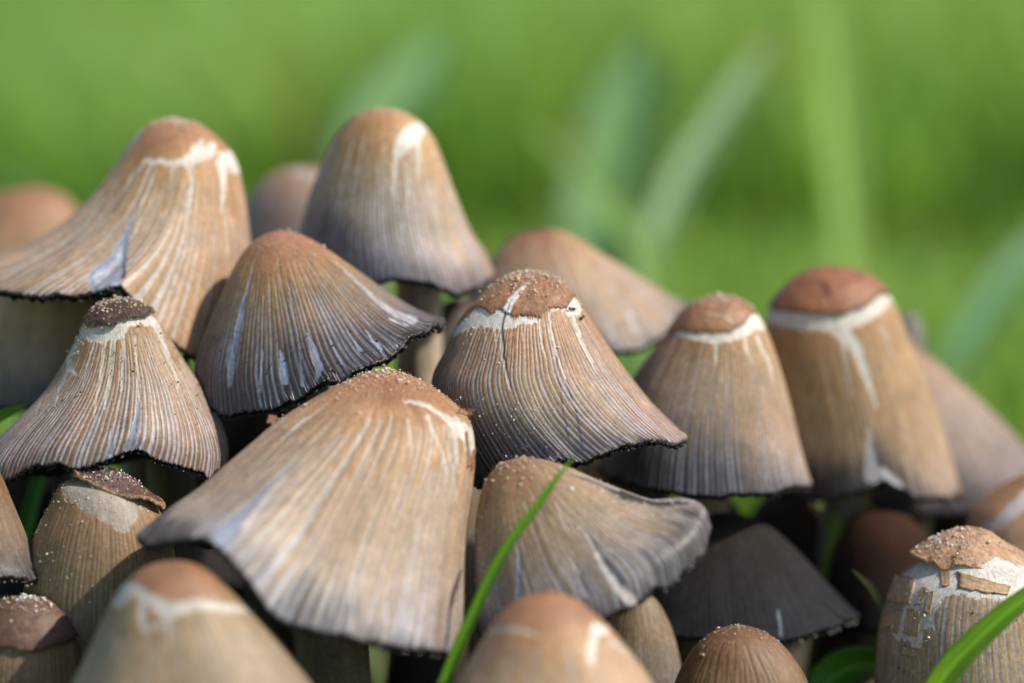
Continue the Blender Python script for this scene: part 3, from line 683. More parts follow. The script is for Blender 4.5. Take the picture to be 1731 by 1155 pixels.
# Q
Qr, Qc = mushroom('brown mushroom lower left wearing a curled dark skin cap over greyish torn flesh', (182, 800),
  [(135, 808), (104, 818), (84, 852), (64, 890), (52, 930), (44, 980), (42, 1040), (48, 1110)],
  [(225, 815), (258, 850), (280, 885), (295, 930), (300, 990), (298, 1050), (290, 1110)],
  [(160, 1130), (220, 1130)], -.35,
  dict(base=[(0, OLV), (.3, rgb(.32, .19, .09)), (.6, rgb(.30, .20, .115)), (1, GRY * .9)], gs=(.1, .2, .3), ng=92, tooth=10, dk=.92, groove=[(0, rgb(.4, .34, .28)), (.5, rgb(.3, .24, .17)), (1, rgb(.25, .22, .2))], gamt=[(0, .5), (1, .5)], ink=(.7, 1.1, .6),
   strokes=[('Pg', [(80, 790), (300, 790), (300, 860), (238, 858), (232, 878), (212, 905), (193, 892), (165, 880), (140, 864), (120, 846), (105, 834), (98, 815)]), ('n', [(140, 862, 5), (165, 880, 6), (190, 890, 6)], 2)]),
  det=2, shape=dict(df=.85), gr=[dict(n=300, w=(50, 260, 800, 1120), s=.0065, mat=M_GRAINW), dict(n=120, w=(60, 250, 810, 880), s=.006, mat=M_GRAINW)])
# R
mushroom('cap flank cut off by the left edge, above the small dark brown mushroom', (-70, 735),
  [(-110, 750), (-150, 800), (-180, 880), (-200, 970)], [(-30, 755), (0, 800), (22, 850), (45, 905), (62, 945), (80, 972)],
  [(-140, 985), (-60, 985), (0, 976), (40, 978), (62, 978)], -.6,
  dict(base=[(0, BRN), (.3, ORG * .7), (.7, TAN * .6), (1, GRY)], gs=(.3, .4, .5), ink=(.8, 1.02, .8), dk=.75, ga=.7, gamt=[(0, .4), (1, .7)]), det=1, shape=dict(df=.75))
# S
mushroom('small dark brown mushroom with cracked disc in the bottom left corner', (38, 1012),
  [(-5, 1020), (-40, 1050), (-65, 1100), (-75, 1180)], [(84, 1020), (116, 1048), (134, 1085), (140, 1120), (142, 1185)],
  [(-20, 1200), (40, 1204), (100, 1200)], -1.1,
  dict(base=[(0, DBR), (.3, rgb(.22, .13, .075)), (.7, rgb(.25, .165, .10)), (1, GRY)], gs=(.2, .3, .4), ng=88, gamt=[(0, .4), (1, .5)], groove=[(0, rgb(.24, .18, .13)), (1, rgb(.2, .16, .13))]),
  det=1, ring=dict(edge=[(-70, 1090), (-20, 1096), (20, 1094), (35, 1100), (60, 1102), (85, 1092), (110, 1084), (122, 1076), (140, 1085)], col=rgb(.13, .07, .045), lift=.03, curl=.03, th=.04), gr=[dict(n=180, w=(-10, 130, 1012, 1060), s=.009, off=.035, mat=M_GRAINW)])
# G
Gr, Gc = mushroom('biggest mushroom in front with smooth orange crown and wide fluted skirt to lower left', (655, 625),
  [(615, 632), (570, 652), (520, 680), (470, 712), (425, 750), (380, 788), (330, 830), (280, 865), (232, 905)],
  [(700, 638), (745, 664), (780, 694), (797, 720), (803, 760), (799, 820), (790, 890), (785, 960), (784, 1030), (778, 1112)],
  [(255, 918), (300, 912), (350, 910), (380, 932), (420, 980), (450, 1022), (480, 1045), (530, 1060), (600, 1078), (680, 1092), (730, 1100)], -.2,
  dict(base=[(0, rgb(.36, .175, .085)), (.15, rgb(.39, .20, .10)), (.3, rgb(.43, .265, .145)), (.6, rgb(.44, .285, .16)), (.85, rgb(.39, .29, .20)), (1, rgb(.26, .22, .22))], right=(ORG, .2), gs=(.24, .28, .36), ng=100, relief=.02, dk=.92,
   crown=(rgb(.37, .175, .085), .08, .3), groove=[(0, WHT), (.4, rgb(.50, .46, .41)), (.7, rgb(.40, .38, .38)), (1, rgb(.50, .53, .62))], gamt=[(0, .8), (.5, .85), (.8, .8), (1, 1)], gw=1.15, ink=(.90, 1.0, .85), inkside=.06,
   strokes=[('b', [(500, 778, 2), (470, 806, 6), (451, 826, 10), (422, 855, 15), (400, 880, 22), (378, 908, 36)], 3), ('l', line_w([(485, 805), (450, 845), (415, 890)], 4, 10), 3),
    ('w', [(682, 677, 3), (703, 679, 7), (725, 688, 8), (743, 700, 9), (757, 709, 12), (772, 718, 22), (786, 730, 28), (797, 748, 18), (802, 770, 8)]), ('w', line_w([(768, 722), (770, 758), (777, 800)], 12, 3)), ('w', line_w([(788, 740), (790, 790)], 10, 3)),
    ('w', line_w([(723, 706), (736, 735), (750, 769), (757, 814)], 9, 4)), ('w', line_w([(690, 710), (696, 740), (698, 775)], 8, 3)), ('l', line_w([(610, 735), (604, 765)], 6, 3), 3), ('w', line_w([(516, 706), (500, 722), (478, 742)], 7, 3)), ('l', line_w([(750, 725), (766, 790), (772, 850)], 5, 3)),
    ('l', line_w([(655, 1000), (652, 1050)], 6, 10), 4), ('l', line_w([(600, 960), (596, 1060)], 3, 6), 4)]),
  det=2, shape=dict(df=.75, lean=-1.7, rimjag=.03),
  gr=[dict(n=620, w=(560, 745, 622, 690), s=.0085), dict(n=320, w=(380, 640, 624, 800), s=.006), dict(n=90, w=(745, 802, 665, 760), s=.006)])
# P
mushroom('brown mushroom right of the biggest one, skirt flared to the right with black torn edge', (880, 775),
  [(848, 783), (825, 805), (812, 840), (804, 890), (802, 950), (802, 1010), (806, 1070)],
  [(920, 778), (965, 792), (1010, 812), (1060, 832), (1110, 848), (1160, 846), (1190, 856), (1204, 885)],
  [(850, 1085), (930, 1080), (985, 1066), (1010, 1056), (1060, 1030), (1115, 994), (1165, 962), (1192, 930)], -1.0,
  dict(base=[(0, rgb(.24, .12, .065)), (.2, rgb(.28, .16, .08)), (.5, rgb(.32, .22, .125)), (.8, rgb(.28, .22, .16)), (1, GRY)], gs=(.25, .3, .38), ng=128, right=(rgb(.38, .27, .17), .6), relief=.012,
   groove=[(0, GW), (.5, rgb(.34, .31, .29)), (.8, rgb(.34, .35, .42)), (1, rgb(.42, .45, .55))], gamt=[(0, .6), (.5, .8), (1, 1)], ink=(.84, 1.0, .95), inkside=-.08, wet=.7,
   strokes=[('k', [(960, 800, 3), (1010, 815, 10), (1060, 838, 18), (1110, 850, 16), (1160, 850, 10)], 5), ('l', line_w([(955, 796), (1000, 810), (1045, 829)], 3, 6), 2),
    ('w', [(983, 891, 2), (1001, 922, 4), (1019, 957, 7), (1044, 993, 12), (1066, 1014, 20)]), ('d', [(985, 890, 1), (1004, 915, 4), (1028, 952, 9), (1054, 986, 9)]),
    ('d', line_w([(968, 940), (1001, 1006)], 3, 5)), ('l', line_w([(966, 945), (990, 1008)], 2, 4)), ('b', line_w([(876, 915), (878, 960), (876, 1009)], 3, 11)), ('l', line_w([(940, 850), (965, 905)], 5, 3), 3)]),
  det=2, shape=dict(df=.62, rimjag=.05, lean=-.5),
  gr=[dict(n=300, w=(810, 960, 772, 850), s=.0075), dict(n=150, w=(950, 1200, 790, 920), s=.006, mat=M_GRAINW), dict(n=60, w=(800, 830, 850, 1060), s=.0075, mat=M_GRAINW)])
# Y2
mushroom('small rounded brown cap at the bottom edge right of centre', (1247, 1058),
  [(1212, 1066), (1180, 1088), (1158, 1118), (1140, 1155), (1128, 1210)], [(1285, 1066), (1320, 1088), (1348, 1120), (1368, 1155), (1382, 1210)],
  [(1180, 1225), (1250, 1230), (1320, 1225)], -1.0,
  dict(base=[(0, BRN * .7), (.2, rgb(.26, .13, .06)), (.6, rgb(.30, .18, .095)), (1, TAN * .6)], dk=.72, gs=(.2, .3, .42), ng=72, gamt=[(0, .2), (1, .35)], groove=[(0, rgb(.16, .09, .05)), (1, rgb(.2, .14, .1))]), det=1,
  gr=[dict(n=240, w=(1180, 1320, 1056, 1120), s=.006)])
# M body
Mr, Mc = mushroom('sharp pale ribbed mushroom at lower right with lifted brown hat and torn white collar', (1650, 903),
  [(1605, 915), (1570, 935), (1545, 958), (1524, 974), (1508, 995), (1497, 1020), (1487, 1055), (1483, 1095), (1480, 1150), (1478, 1230)],
  [(1695, 915), (1740, 940), (1775, 965), (1800, 1000), (1820, 1050), (1832, 1100), (1840, 1160), (1846, 1230)],
  [(1560, 1250), (1660, 1255), (1760, 1250)], .6,
  dict(base=[(0, BRN), (.2, TAN), (.4, rgb(.40, .27, .15)), (.8, rgb(.36, .27, .17)), (1, GRY)], gs=(.1, .14, .22), ng=84, tooth=8, relief=.005, gw=.85, right=(TAN * 1.05, .3),
   groove=[(0, WHT), (.4, rgb(.40, .38, .40)), (1, rgb(.33, .32, .36))], gamt=[(0, .8), (1, .9)],
   strokes=[('Pw', [(1520, 968), (1553, 935), (1640, 930), (1760, 970), (1760, 1040), (1720, 1022), (1690, 1014), (1648, 1010), (1605, 1004), (1593, 1012), (1583, 1035), (1580, 1066), (1560, 1064), (1558, 1096), (1536, 1088), (1512, 1078), (1503, 1062), (1515, 1035), (1530, 1020), (1520, 1000)])]),
  det=2, shape=dict(df=.85), gr=[dict(n=170, w=(1485, 1731, 1000, 1155), s=.0055, mat=M_SPECK, name='dirt_specks'), dict(n=160, w=(1485, 1731, 1000, 1155), s=.0055, mat=M_GRAINW)])
# N, O foreground
mushroom('very soft foreground mushroom at bottom centre, orange with white marks', (925, 1004),
  [(880, 1013), (845, 1040), (820, 1075), (792, 1120), (765, 1165), (740, 1230)], [(968, 1012), (1004, 1038), (1038, 1070), (1070, 1110), (1105, 1160), (1135, 1230)],
  [(800, 1255), (930, 1270), (1060, 1255)], -3.4,
  dict(base=[(0, BRN * 1.1), (.2, BRN * 1.25), (.35, ORG), (.7, TAN), (1, TAN * .8)], crown=(BRN * 1.2, .2, .4), ga=.7, gs=(.3, .36, .42),
   strokes=[('w', [(812, 1075, 9), (830, 1066, 12), (858, 1063, 12), (894, 1068, 9), (915, 1076, 4)], 3), ('w', [(1008, 1063, 22), (1023, 1068, 14)], 3), ('w', [(1005, 1075, 14), (1001, 1095, 16), (1000, 1117, 12)], 3), ('w', line_w([(1034, 1081), (1073, 1115)], 8, 3), 3)]),
  det=1, shape=dict(df=.85))
mushroom('very soft foreground mushroom at bottom left, orange tip with wavy white ring', (290, 950),
  [(245, 960), (212, 985), (188, 1018), (165, 1065), (142, 1115), (118, 1165), (95, 1225)], [(335, 958), (375, 985), (412, 1020), (455, 1065), (500, 1120), (535, 1170), (560, 1225)],
  [(200, 1255), (320, 1268), (440, 1255)], -3.3,
  dict(base=[(0, BRN * 1.1), (.2, BRN * 1.2), (.34, OLV * 1.25), (.7, OLV * 1.25), (1, OLV)], dk=.82, crown=(BRN * 1.25, .2, .34), ga=.7, gs=(.3, .36, .42),
   strokes=[('w', [(200, 1012, 28), (212, 1000, 32), (228, 996, 24), (245, 1008, 18), (266, 1018, 26), (287, 1035, 28), (305, 1028, 24), (333, 1023, 19), (386, 1027, 14), (425, 1034, 7)], 3), ('w', [(242, 1012, 12), (240, 1040, 15), (246, 1066, 10)], 4), ('l', [(248, 1060, 8), (275, 1055, 14), (286, 1042, 12)], 4),
    ('w', line_w([(287, 1055), (287, 1100)], 12, 5), 3)]),
  det=1, shape=dict(df=.85))

# added dark caps that stand in for the shade in the gaps
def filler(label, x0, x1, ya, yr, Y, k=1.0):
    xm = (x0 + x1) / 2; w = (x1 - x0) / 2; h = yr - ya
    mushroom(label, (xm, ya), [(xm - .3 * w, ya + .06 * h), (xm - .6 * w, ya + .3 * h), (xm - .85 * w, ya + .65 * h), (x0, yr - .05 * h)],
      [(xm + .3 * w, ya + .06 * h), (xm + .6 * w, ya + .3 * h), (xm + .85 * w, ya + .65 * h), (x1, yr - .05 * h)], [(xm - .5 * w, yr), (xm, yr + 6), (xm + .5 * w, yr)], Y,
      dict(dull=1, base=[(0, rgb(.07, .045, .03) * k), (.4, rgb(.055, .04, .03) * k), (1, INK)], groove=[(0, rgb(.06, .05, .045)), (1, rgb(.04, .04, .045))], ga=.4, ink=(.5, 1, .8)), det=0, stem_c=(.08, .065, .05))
filler('added dark cap standing in for shade in the gap between the wet streaked and the biggest mushroom', 330, 560, 640, 850, 4.6)
filler('added dark olive cap standing in for shade under the arched rim of the speckled mushroom', 130, 420, 770, 990, 4.0)
filler('added dark cap standing in for shade at the far left below the pale ribbed skirt', -90, 130, 770, 1000, 3.6)
filler('added dark cap standing in for black shade below the fluted skirt of the biggest mushroom', 430, 640, 985, 1230, 3.0, 1.5)
filler('added narrow dark cap standing in for shade between the biggest mushroom and the soft orange one', 640, 830, 990, 1240, 2.6)
filler('added black cap standing in for shade under the pointed skirt of the sharp centre mushroom', 900, 1180, 760, 960, 5.0)
filler('added black cap standing in for shade below the straight-sided mushroom with the small disc', 1215, 1450, 822, 1020, 5.4)
filler('added black rounded cap standing in for shade in the gap left of the stem of the small-disc mushroom', 1120, 1300, 835, 1010, 4.6)
filler('added black cap standing in for shade deep under the right half of the largest ringed mushroom', 1530, 1720, 830, 1020, 6.2)
filler('added dark brown cap standing in for shade low in the gap left of the torn-collar mushroom', 1350, 1520, 1030, 1220, 3.4, 1.5)
filler('added dim cap standing in for shade in the gap between the wet streaked cap and the tall split mushroom', 300, 470, 560, 740, 5.6)
filler('added dark cap standing in for shade low between the flared mushroom and the soft orange one', 1010, 1210, 1040, 1250, 2.8, 1.5)
# lifted skin hats (parts of Q and M)
def hat(parent, apex, L, R, rim, Y, col, df, th=.045, gr=None, edgecol=rgb(.45, .25, .11), jag=.02):
    c = Cap(apex, L, R, rim, Y, df=df, nf=260, nb=60, nr=60, rimjag=jag, seed=55 + int(apex[0]), t0=1.0)
    bl = vnoise(c.px / 9, c.py / 9, 5); b2 = vnoise(c.px / 3, c.py / 3, 6)
    P = c.P + c.Nn * ((b2 - .5) * .006)[..., None]
    Vg = c.v[:, None] + 0 * c.px
    cc = col * (.7 + .35 * bl + .3 * b2)[..., None]; cc = lerp(cc, edgecol + 0 * cc, sstep(.9, 1, Vg) * .6)
    und = c.P[::-1] - c.Nn[::-1] * th
    Pall = np.concatenate([P, und[:40]]); call = np.concatenate([cc, (rgb(.5, .4, .3) + 0 * cc)[:40]])
    uv = np.stack([np.concatenate([c.th[None] / 6.283 + 0 * Vg, (c.th[None] / 6.283 + 0 * Vg)[:40]]), np.concatenate([Vg * .3, Vg[:40] * .3])], -1).reshape(-1, 2)
    mesh_from('crown_patch', Pall.reshape(-1, 3), grid_faces(100, len(c.th)), M_PATCH, parent, np.clip(call, 0, 1).reshape(-1, 3), np.full(len(Pall) * len(c.th), .12), uv)
    for g_ in gr or (): grains('veil_grains', c, parent, g_.get('mat', M_GRAIN), g_['n'], g_['w'], g_['s'], .004, seed=g_['n'])
    return c
hat(Mr, (1643, 892), [(1610, 895), (1574, 911), (1555, 922), (1537, 934)], [(1668, 896), (1705, 920), (1745, 946), (1775, 985)],
    [(1546, 941), (1560, 947), (1578, 950), (1590, 961), (1602, 964), (1611, 957), (1640, 958), (1678, 971), (1705, 984), (1735, 1000)], .55, rgb(.40, .235, .14), .62,
    gr=[dict(n=170, w=(1550, 1640, 893, 962), s=.010, mat=M_GRAINW), dict(n=150, w=(1600, 1731, 890, 980), s=.008)])
hat(Qr, (178, 790), [(160, 788), (142, 791), (132, 787), (121, 783)], [(205, 797), (230, 813), (252, 832), (280, 856)],
    [(126, 795), (134, 806), (158, 817), (182, 829), (205, 838), (225, 840), (245, 840), (262, 846)], -.4, rgb(.10, .05, .04), .6, gr=[dict(n=200, w=(140, 265, 785, 840), s=.008, mat=M_GRAINW)])

def scale_piece(parent, cap, quad, h=.035, col=rgb(.36, .2, .09), name='skin_scale', n=(7, 9), sd=0):
    """a torn rectangle of skin lying on the flesh"""
    A, B, C, D = [np.array(q, float) for q in quad]      # tl tr br bl
    u = np.linspace(0, 1, n[0])[None, :, None]; v = np.linspace(0, 1, n[1])[:, None, None]
    q = (A * (1 - u) + B * u) * (1 - v) + (D * (1 - u) + C * u) * v
    r = np.random.default_rng(sd)
    q[0] += r.normal(0, min(.07 * np.linalg.norm(B - A), .9), q[0].shape); q[-1] += r.normal(0, min(.06 * np.linalg.norm(C - D), .9), q[-1].shape); q[:, 0] += r.normal(0, .5, q[:, 0].shape); q[:, -1] += r.normal(0, .5, q[:, -1].shape)
    fp = cap.P[:, :cap.nf].reshape(-1, 3); fn = cap.Nn[:, :cap.nf].reshape(-1, 3); fx = cap.px[:, :cap.nf].ravel(); fy = cap.py[:, :cap.nf].ravel()
    out = []; nn = []
    for p in q.reshape(-1, 2):
        k = np.argpartition((fx - p[0]) ** 2 + (fy - p[1]) ** 2, 4)[:4]
        Ys = fp[k, 1].mean(); x, z = at(p[0], p[1], Ys); out.append((x, Ys, z)); nn.append(fn[k].mean(0))
    out = np.array(out).reshape(n[1], n[0], 3); nn = np.array(nn).reshape(n[1], n[0], 3)
    rib = np.cos(np.linspace(0, math.pi * 2 * max(1, (B[0] - A[0]) / 9), n[0]))[None] * .3 * .005
    tv = np.linspace(0, 1, n[1])[:, None]
    top = out + nn * (h + rib + .015 * (1 - tv) ** 4 + .008 * tv ** 6)[..., None]
    low = out + nn * -.012
    V = np.concatenate([top, low]).reshape(-1, 3); m = n[0] * n[1]
    f = [grid_faces(n[1], n[0], False)]
    ring = list(range(n[0])) + [i * n[0] + n[0] - 1 for i in range(1, n[1])] + [m - 1 - i for i in range(1, n[0])] + [i * n[0] for i in range(n[1] - 2, 0, -1)]
    f.append(np.array([(ring[i], ring[(i + 1) % len(ring)], ring[(i + 1) % len(ring)] + m, ring[i] + m) for i in range(len(ring))]))
    c = col * (.75 + .5 * r.random((n[1], n[0], 1))); c[0] = col * rgb(.6, .5, .42); c = np.concatenate([c, c * .85]).reshape(-1, 3)
    uv = np.stack([np.tile(np.linspace(0, .06, n[0]), n[1] * 2), np.repeat(np.linspace(0, .1, n[1] * 2), n[0])], -1)
    mesh_from(name, V, np.concatenate(f), M_SKIN, parent, c, np.zeros(len(V)), uv)
for i, qd in enumerate([
    [(1514, 972), (1548, 979), (1539, 1022), (1498, 1016)], [(1590, 968), (1606, 966), (1606, 990), (1592, 992)], [(1526, 1092), (1552, 1098), (1550, 1110), (1524, 1106)], [(1561, 992), (1569, 995), (1558, 1023), (1550, 1021)], [(1571, 999), (1580, 1001), (1573, 1038), (1561, 1036)],
    [(1517, 1030), (1527, 1031), (1517, 1072), (1509, 1069)], [(1536, 1029), (1547, 1031), (1539, 1074), (1527, 1070)], [(1548, 1031), (1556, 1034), (1552, 1077), (1541, 1074)],
    [(1619, 968), (1708, 992), (1702, 1007), (1620, 994)],
    [(1500, 1040), (1514, 1032), (1508, 1058), (1488, 1062)]]):
    scale_piece(Mr, Mc, qd, sd=i, h=.010, n=(11, 11), col=rgb(.42, .29, .17) * (.85 + .3 * hash2(i, 1.)))
scale_piece(Gr, Gc, [(776, 694), (800, 694), (796, 704), (772, 700)], h=.02, col=BRN * .9, name='skin_flap', sd=40)
scale_piece(Gr, Gc, [(787, 730), (789, 732), (797, 786), (791, 790)], h=.008, col=BRN, name='skin_flap', sd=41, n=(4, 14))
scale_piece(Gr, Gc, [(799, 764), (803, 760), (799, 790), (796, 796)], h=.012, col=BRN * .8, name='skin_flap', sd=42, n=(4, 10))
scale_piece(Gr, Gc, [(456, 702), (470, 706), (462, 716), (452, 714)], h=.01, col=BRN * .9, name='skin_flap', sd=43)

# ------------------------------------------------------------------ grass
def ribbon(pts_w, keel=.25, nacross=9, thick=.01, n=40):
    """pts_w: (px, py, Y, width_cm, tilt) along the blade"""
    P = []
    for (px, py, Y, w, tl) in pts_w:
        x, z = at(px, py, Y); P.append((x, Y, z, w, tl))
    c, _ = catmull(P, 12); c = resample(c, n)
    ctr = c[:, :3]; w = c[:, 3]; tl = c[:, 4]
    tan = np.gradient(ctr, axis=0); tan /= np.linalg.norm(tan, axis=1)[:, None]
    side = np.cross(tan, np.array([0, -1, 0.2])); side /= np.linalg.norm(side, axis=1)[:, None]
    nrm = np.cross(side, tan)
    a = np.cos(tl)[:, None]; b = np.sin(tl)[:, None]
    side, nrm = side * a + nrm * b, nrm * a - side * b
    u = np.linspace(-1, 1, nacross)
    rows = []
    for k in range(n):
        rows.append(ctr[k] + side[k] * (u[:, None] * w[k] / 2) + nrm[k] * (np.abs(u)[:, None] * w[k] * keel))
    top = np.array(rows); bot = top - nrm[:, None] * thick
    V = np.concatenate([top, bot], 1)            # ring: top then reversed bottom
    V = np.concatenate([top, bot[:, ::-1]], 1)
    uv = np.stack([np.tile(np.concatenate([np.linspace(0, 1, nacross), np.linspace(1, 0, nacross)]), n), np.repeat(np.linspace(0, 6, n), 2 * nacross)], -1)
    return V.reshape(-1, 3), grid_faces(n, 2 * nacross), uv

def blade_thing(label, pts, col, name='blade_of_grass', group=None, **kw):
    V, f, uv = ribbon(pts, **kw)
    lo = V[np.argmin(V[:, 2])]
    n = len(V); t = np.linspace(0, 1, n)[:, None]
    c = rgb(*col) * (.85 + .3 * hash2(np.round(uv[:, 0] * 9), 0 * uv[:, 0]))[:, None]
    c = c * (1 + .35 * np.exp(-((uv[:, 0] - .5) / .07) ** 2) - .18 * (np.abs(uv[:, 0] - .5) > .47))[:, None]
    o = mesh_from(name, V - lo, f, M_GRASS, None, c, None, uv)
    o.location = Vector(lo * CM)
    o['label'] = label; o['category'] = 'grass blade'; o['kind'] = 'thing'
    if group: o['group'] = group
    return o
GB = 'single grass blades around the mushrooms'
blade_thing('long thin green grass blade crossing in front of the mushrooms at bottom centre',
  [(700, 1330, -2.9, .15, .2), (740, 1190, -2.7, .165, .2), (765, 1120, -2.6, .16, .3), (800, 1040, -2.5, .15, .3), (852, 935, -2.4, .135, .3), (915, 848, -2.3, .11, .4), (948, 800, -2.2, .06, .4), (968, 776, -2.1, .005, .4)], (.17, .38, .02), group=GB)
blade_thing('broad bright green grass blade leaning over the ribbed mushroom at lower right',
  [(1470, 1420, -2.0, .3, .2), (1540, 1250, -1.9, .36, .2), (1602, 1136, -1.8, .36, .2), (1660, 1075, -1.8, .33, .3), (1720, 1022, -1.8, .28, .3), (1790, 975, -1.8, .18, .3), (1850, 950, -1.8, .01, .3)], (.24, .44, .03), group=GB)
blade_thing('short green blade tip poking in from the left edge above the pale ribbed skirt',
  [(-160, 900, 1.6, .2, .4), (-80, 780, 1.5, .22, .4), (-10, 712, 1.4, .2, .4), (25, 694, 1.4, .12, .4), (48, 684, 1.4, .01, .4)], (.12, .27, .02), group=GB)
blade_thing('thin pale curved grass blade in the dark gap left of the torn-collar mushroom',
  [(1512, 1200, 1.4, .08, .2), (1506, 1100, 1.4, .09, .2), (1492, 1030, 1.4, .09, .2), (1470, 990, 1.4, .07, .2), (1440, 963, 1.4, .01, .2)], (.2, .24, .12), group=GB)
blade_thing('wide green blade lying low at the bottom between two brown mushrooms',
  [(1380, 1230, 1.2, .5, .6), (1400, 1160, 1.3, .6, .5), (1430, 1132, 1.5, .55, .5), (1480, 1125, 1.8, .4, .4), (1540, 1150, 2.0, .1, .4)], (.08, .26, .01), group=GB)
blade_thing('yellow-green blade standing in the gap below the largest ringed mushroom',
  [(1390, 1050, 3.2, .2, .3), (1402, 960, 3.4, .26, .3), (1420, 890, 3.6, .3, .3), (1436, 845, 3.9, .25, .3), (1448, 800, 4.1, .1, .3)], (.3, .38, .05), group=GB)
blade_thing('dim green blade in the dark gap under the arched rim at left',
  [(40, 930, 2.6, .2, .3), (55, 860, 2.7, .25, .3), (72, 800, 2.8, .25, .3), (85, 740, 2.9, .1, .3)], (.07, .22, .02), group=GB)
# large blurred leaves far behind
GL = 'large out-of-focus grass leaves in the background'
for lab, pts, colr in [
  ('pale blue-green leaf of the blurred background pair, rising to the right',
   [(1075, 900, 20, .4, -.2), (1090, 450, 21, .6, -.1), (1130, 350, 22, .7, .1), (1185, 250, 23, .7, .2), (1250, 150, 24, .55, .2), (1310, 60, 25, .05, .2)], (.24, .39, .19)),
  ('pale yellowish leaf of the blurred background pair, rising to the left',
   [(1120, 900, 19, .4, -.4), (1088, 450, 20, .6, -.5), (1045, 370, 21, .6, -.6), (1000, 310, 22, .5, -.6), (940, 255, 23, .4, -.6), (880, 205, 24, .03, -.6)], (.26, .41, .12)),
  ('blurred blue-green leaf bending in from the right edge above the slope',
   [(1560, 900, 18, .6, .3), (1600, 650, 20, .7, .3), (1660, 540, 22, .8, .4), (1740, 430, 24, .7, .4), (1830, 350, 25, .1, .4)], (.14, .30, .13)),
  ('tall blurred light green leaf standing upright right of centre',
   [(1425, 900, 26, .7, -.5), (1425, 420, 29, 1.0, -.5), (1405, 200, 31, 1.0, -.5), (1388, 20, 33, .8, -.5), (1380, -150, 34, .1, .3)], (.24, .40, .07)),
  ('broad blurred grey-green leaf behind the tip of the tall centre mushroom',
   [(560, 900, 24, 1.2, .3), (610, 400, 26, 1.9, .3), (650, 220, 28, 2.0, .4), (720, 120, 30, 1.3, .4), (760, 60, 31, .1, .4)], (.18, .34, .12)),
  ('broad blurred grey-green leaf above the gap right of the centre mushroom',
   [(1000, 900, 26, 1.2, .3), (1010, 420, 28, 2.0, .3), (1050, 250, 30, 2.2, .4), (1075, 140, 32, 1.6, .4), (1090, 60, 33, .1, .4)], (.19, .35, .13))]:
    blade_thing(lab, pts, colr, name='leaf', group=GL)
# small yellow blossoms, only soft spots in the background
def blossom(px, py, Y, r, label):
    x, z = at(px, py, Y)
    root = thing('yellow_flower', (x, Y, 0), label, 'flower', 'yellow flowers lost in the background blur')
    ts = np.linspace(0, 1, 12)[:, None]; a = np.linspace(0, 6.283, 8, endpoint=False)[None]
    V = np.stack([x + .3 * np.sin(ts * 3) + .05 * np.cos(a) - .3 * math.sin(3), Y + .05 * np.sin(a) + 0 * ts, ts * z + 0 * a], -1).reshape(-1, 3)
    mesh_from('stalk', V, grid_faces(12, 8)[:, ::-1], M_GRASS, root, np.tile(rgb(.1, .2, .03), (96, 1)), None, np.zeros((96, 2)))
    for k in range(6):
        an = k * math.pi / 3; t = np.linspace(0, 1, 7)
        wv = r * .42 * np.sin(np.clip(t, .05, .98) * math.pi) ** .6
        rows = []
        for tt, ww in zip(t, wv):
            cx = math.cos(an) * tt * r; cy = math.sin(an) * tt * r; zz = .5 * r * math.sin(tt * 1.6)
            for u in (-1, 0, 1): rows.append((x + cx - math.sin(an) * ww * u, Y + cy + math.cos(an) * ww * u, z + zz + .12 * r * abs(u)))
        mesh_from('petal', rows, grid_faces(7, 3, False), M_GRASS, root, np.tile(rgb(.55, .42, .03), (21, 1)), None, np.zeros((21, 2)))
blossom(968, 258, 30, .55, 'small yellow flower blurred in the background above the centre mushroom')
blossom(1290, 112, 38, .6, 'small yellow-green flower blurred at the end of the pale leaf, upper right')

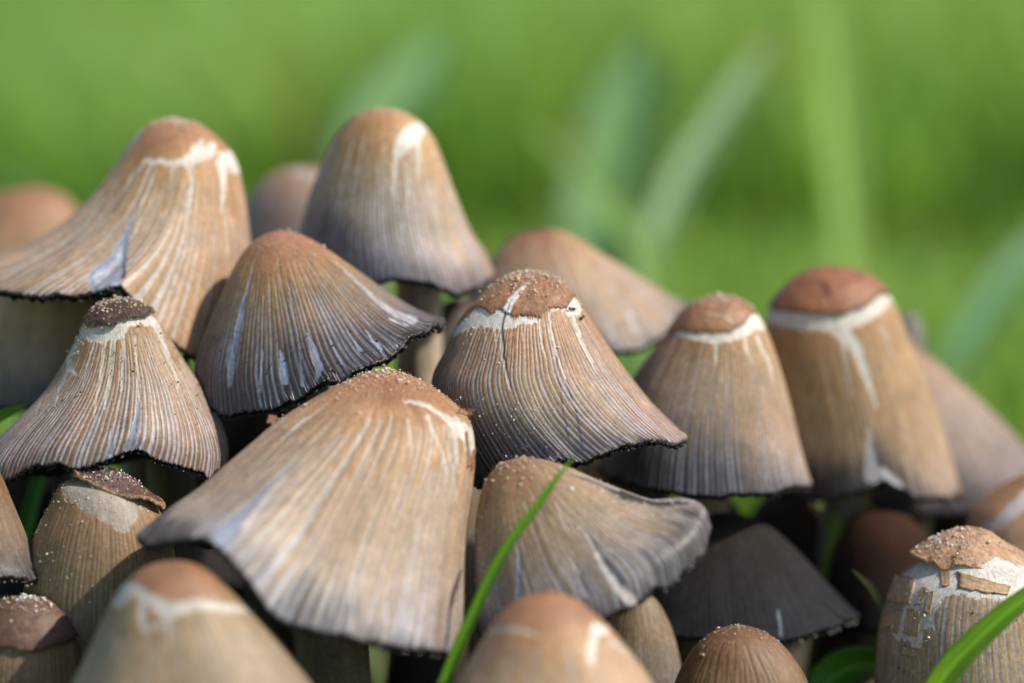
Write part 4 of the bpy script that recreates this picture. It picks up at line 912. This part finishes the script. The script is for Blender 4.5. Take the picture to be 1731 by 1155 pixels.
# lawn: one mass of blades
def lawn(n, rect, hr, wr, seed, keep=None):
    r = np.random.default_rng(seed)
    (x0, x1, y0, y1) = rect
    Y = y0 + (y1 - y0) * r.random(n); X = (r.random(n) * 2 - 1) * (x1 + (Y - y0) * .32)
    # tufts
    tuft = vnoise(X / 6 + 50, Y / 30 + 50, 21); tone = vnoise(X / 9 + 90, Y / 90 + 50, 22)
    ok = (r.random(n) < .7 + .4 * tuft)
    if keep is not None: ok &= keep(X, Y)
    X, Y, tuft, tone = X[ok], Y[ok], tuft[ok], tone[ok]; m = len(X)
    h = (hr[0] + (hr[1] - hr[0]) * r.random(m)) * (.85 + .3 * tuft); w = wr[0] + (wr[1] - wr[0]) * r.random(m)
    az = r.random(m) * 6.283; ln = h * (.15 + .6 * r.random(m) ** 1.5); fa = r.random(m) * 6.283
    t = np.linspace(0, 1, 6)[None]
    cx = X[:, None] + np.cos(az)[:, None] * ln[:, None] * t ** 2; cy = Y[:, None] + np.sin(az)[:, None] * ln[:, None] * t ** 2
    cz = h[:, None] * (t - .22 * t ** 3 * (ln / h)[:, None]) - .2
    ww = w[:, None] / 2 * np.clip(1.05 - t ** 2.2, 0.03, 1)
    sx, sy = np.cos(fa)[:, None] * ww, np.sin(fa)[:, None] * ww
    V = np.stack([np.stack([cx - sx, cy - sy, cz], -1), np.stack([cx + sx, cy + sy, cz], -1)], 2)   # m,6,2,3
    f = []
    bs = (np.arange(m) * 12)[:, None]
    for k in range(5): f.append(bs + np.array([[2 * k, 2 * k + 1, 2 * k + 3, 2 * k + 2]]))
    col = lerp(rgb(.24, .40, .06) + np.zeros((m, 3)), rgb(.38, .55, .12) + np.zeros((m, 3)), np.clip(tone * .5 + .5 * r.random(m) + .08, 0, 1))
    dry = (r.random(m) < .05); col[dry] = rgb(.3, .26, .1)
    blu = (r.random(m) < .5 * vnoise(X / 14 + 7, Y / 20 + 7, 31)); col[blu] = col[blu] * rgb(.85, 1.03, 1.8)
    c = np.repeat(col, 12, 0)
    uv = np.tile(np.stack([np.tile([0, 1], 6), np.repeat(np.linspace(0, 3, 6), 2)], -1), (m, 1))
    return V.reshape(-1, 3), np.concatenate(f), c, uv
parts = [lawn(9000, (0, 12, 15, 45), (2.5, 5), (.3, .6), 1, lambda X, Y: np.hypot(X, Y) > 12),
         lawn(42000, (0, 22, 45, 190), (5, 11), (.35, .7), 2), lawn(34000, (0, 68, 190, 520), (6, 13), (.5, .9), 3),
         lawn(4000, (0, 30, -34, 13), (1.0, 2.2), (.15, .3), 4, lambda X, Y: (np.hypot(X, Y) > 7))]
Vs, Fs, Cs, Us = [], [], [], []; off = 0
for V, f, c, uv in parts:
    Vs.append(V); Fs.append(f + off); Cs.append(c); Us.append(uv); off += len(V)
lw = mesh_from('lawn_grass', np.concatenate(Vs), np.concatenate(Fs), M_GRASS, None, np.concatenate(Cs), None, np.concatenate(Us))
lw['kind'] = 'stuff'; lw['label'] = 'bright green lawn blurred to soft patches behind the mushrooms'; lw['category'] = 'grass'
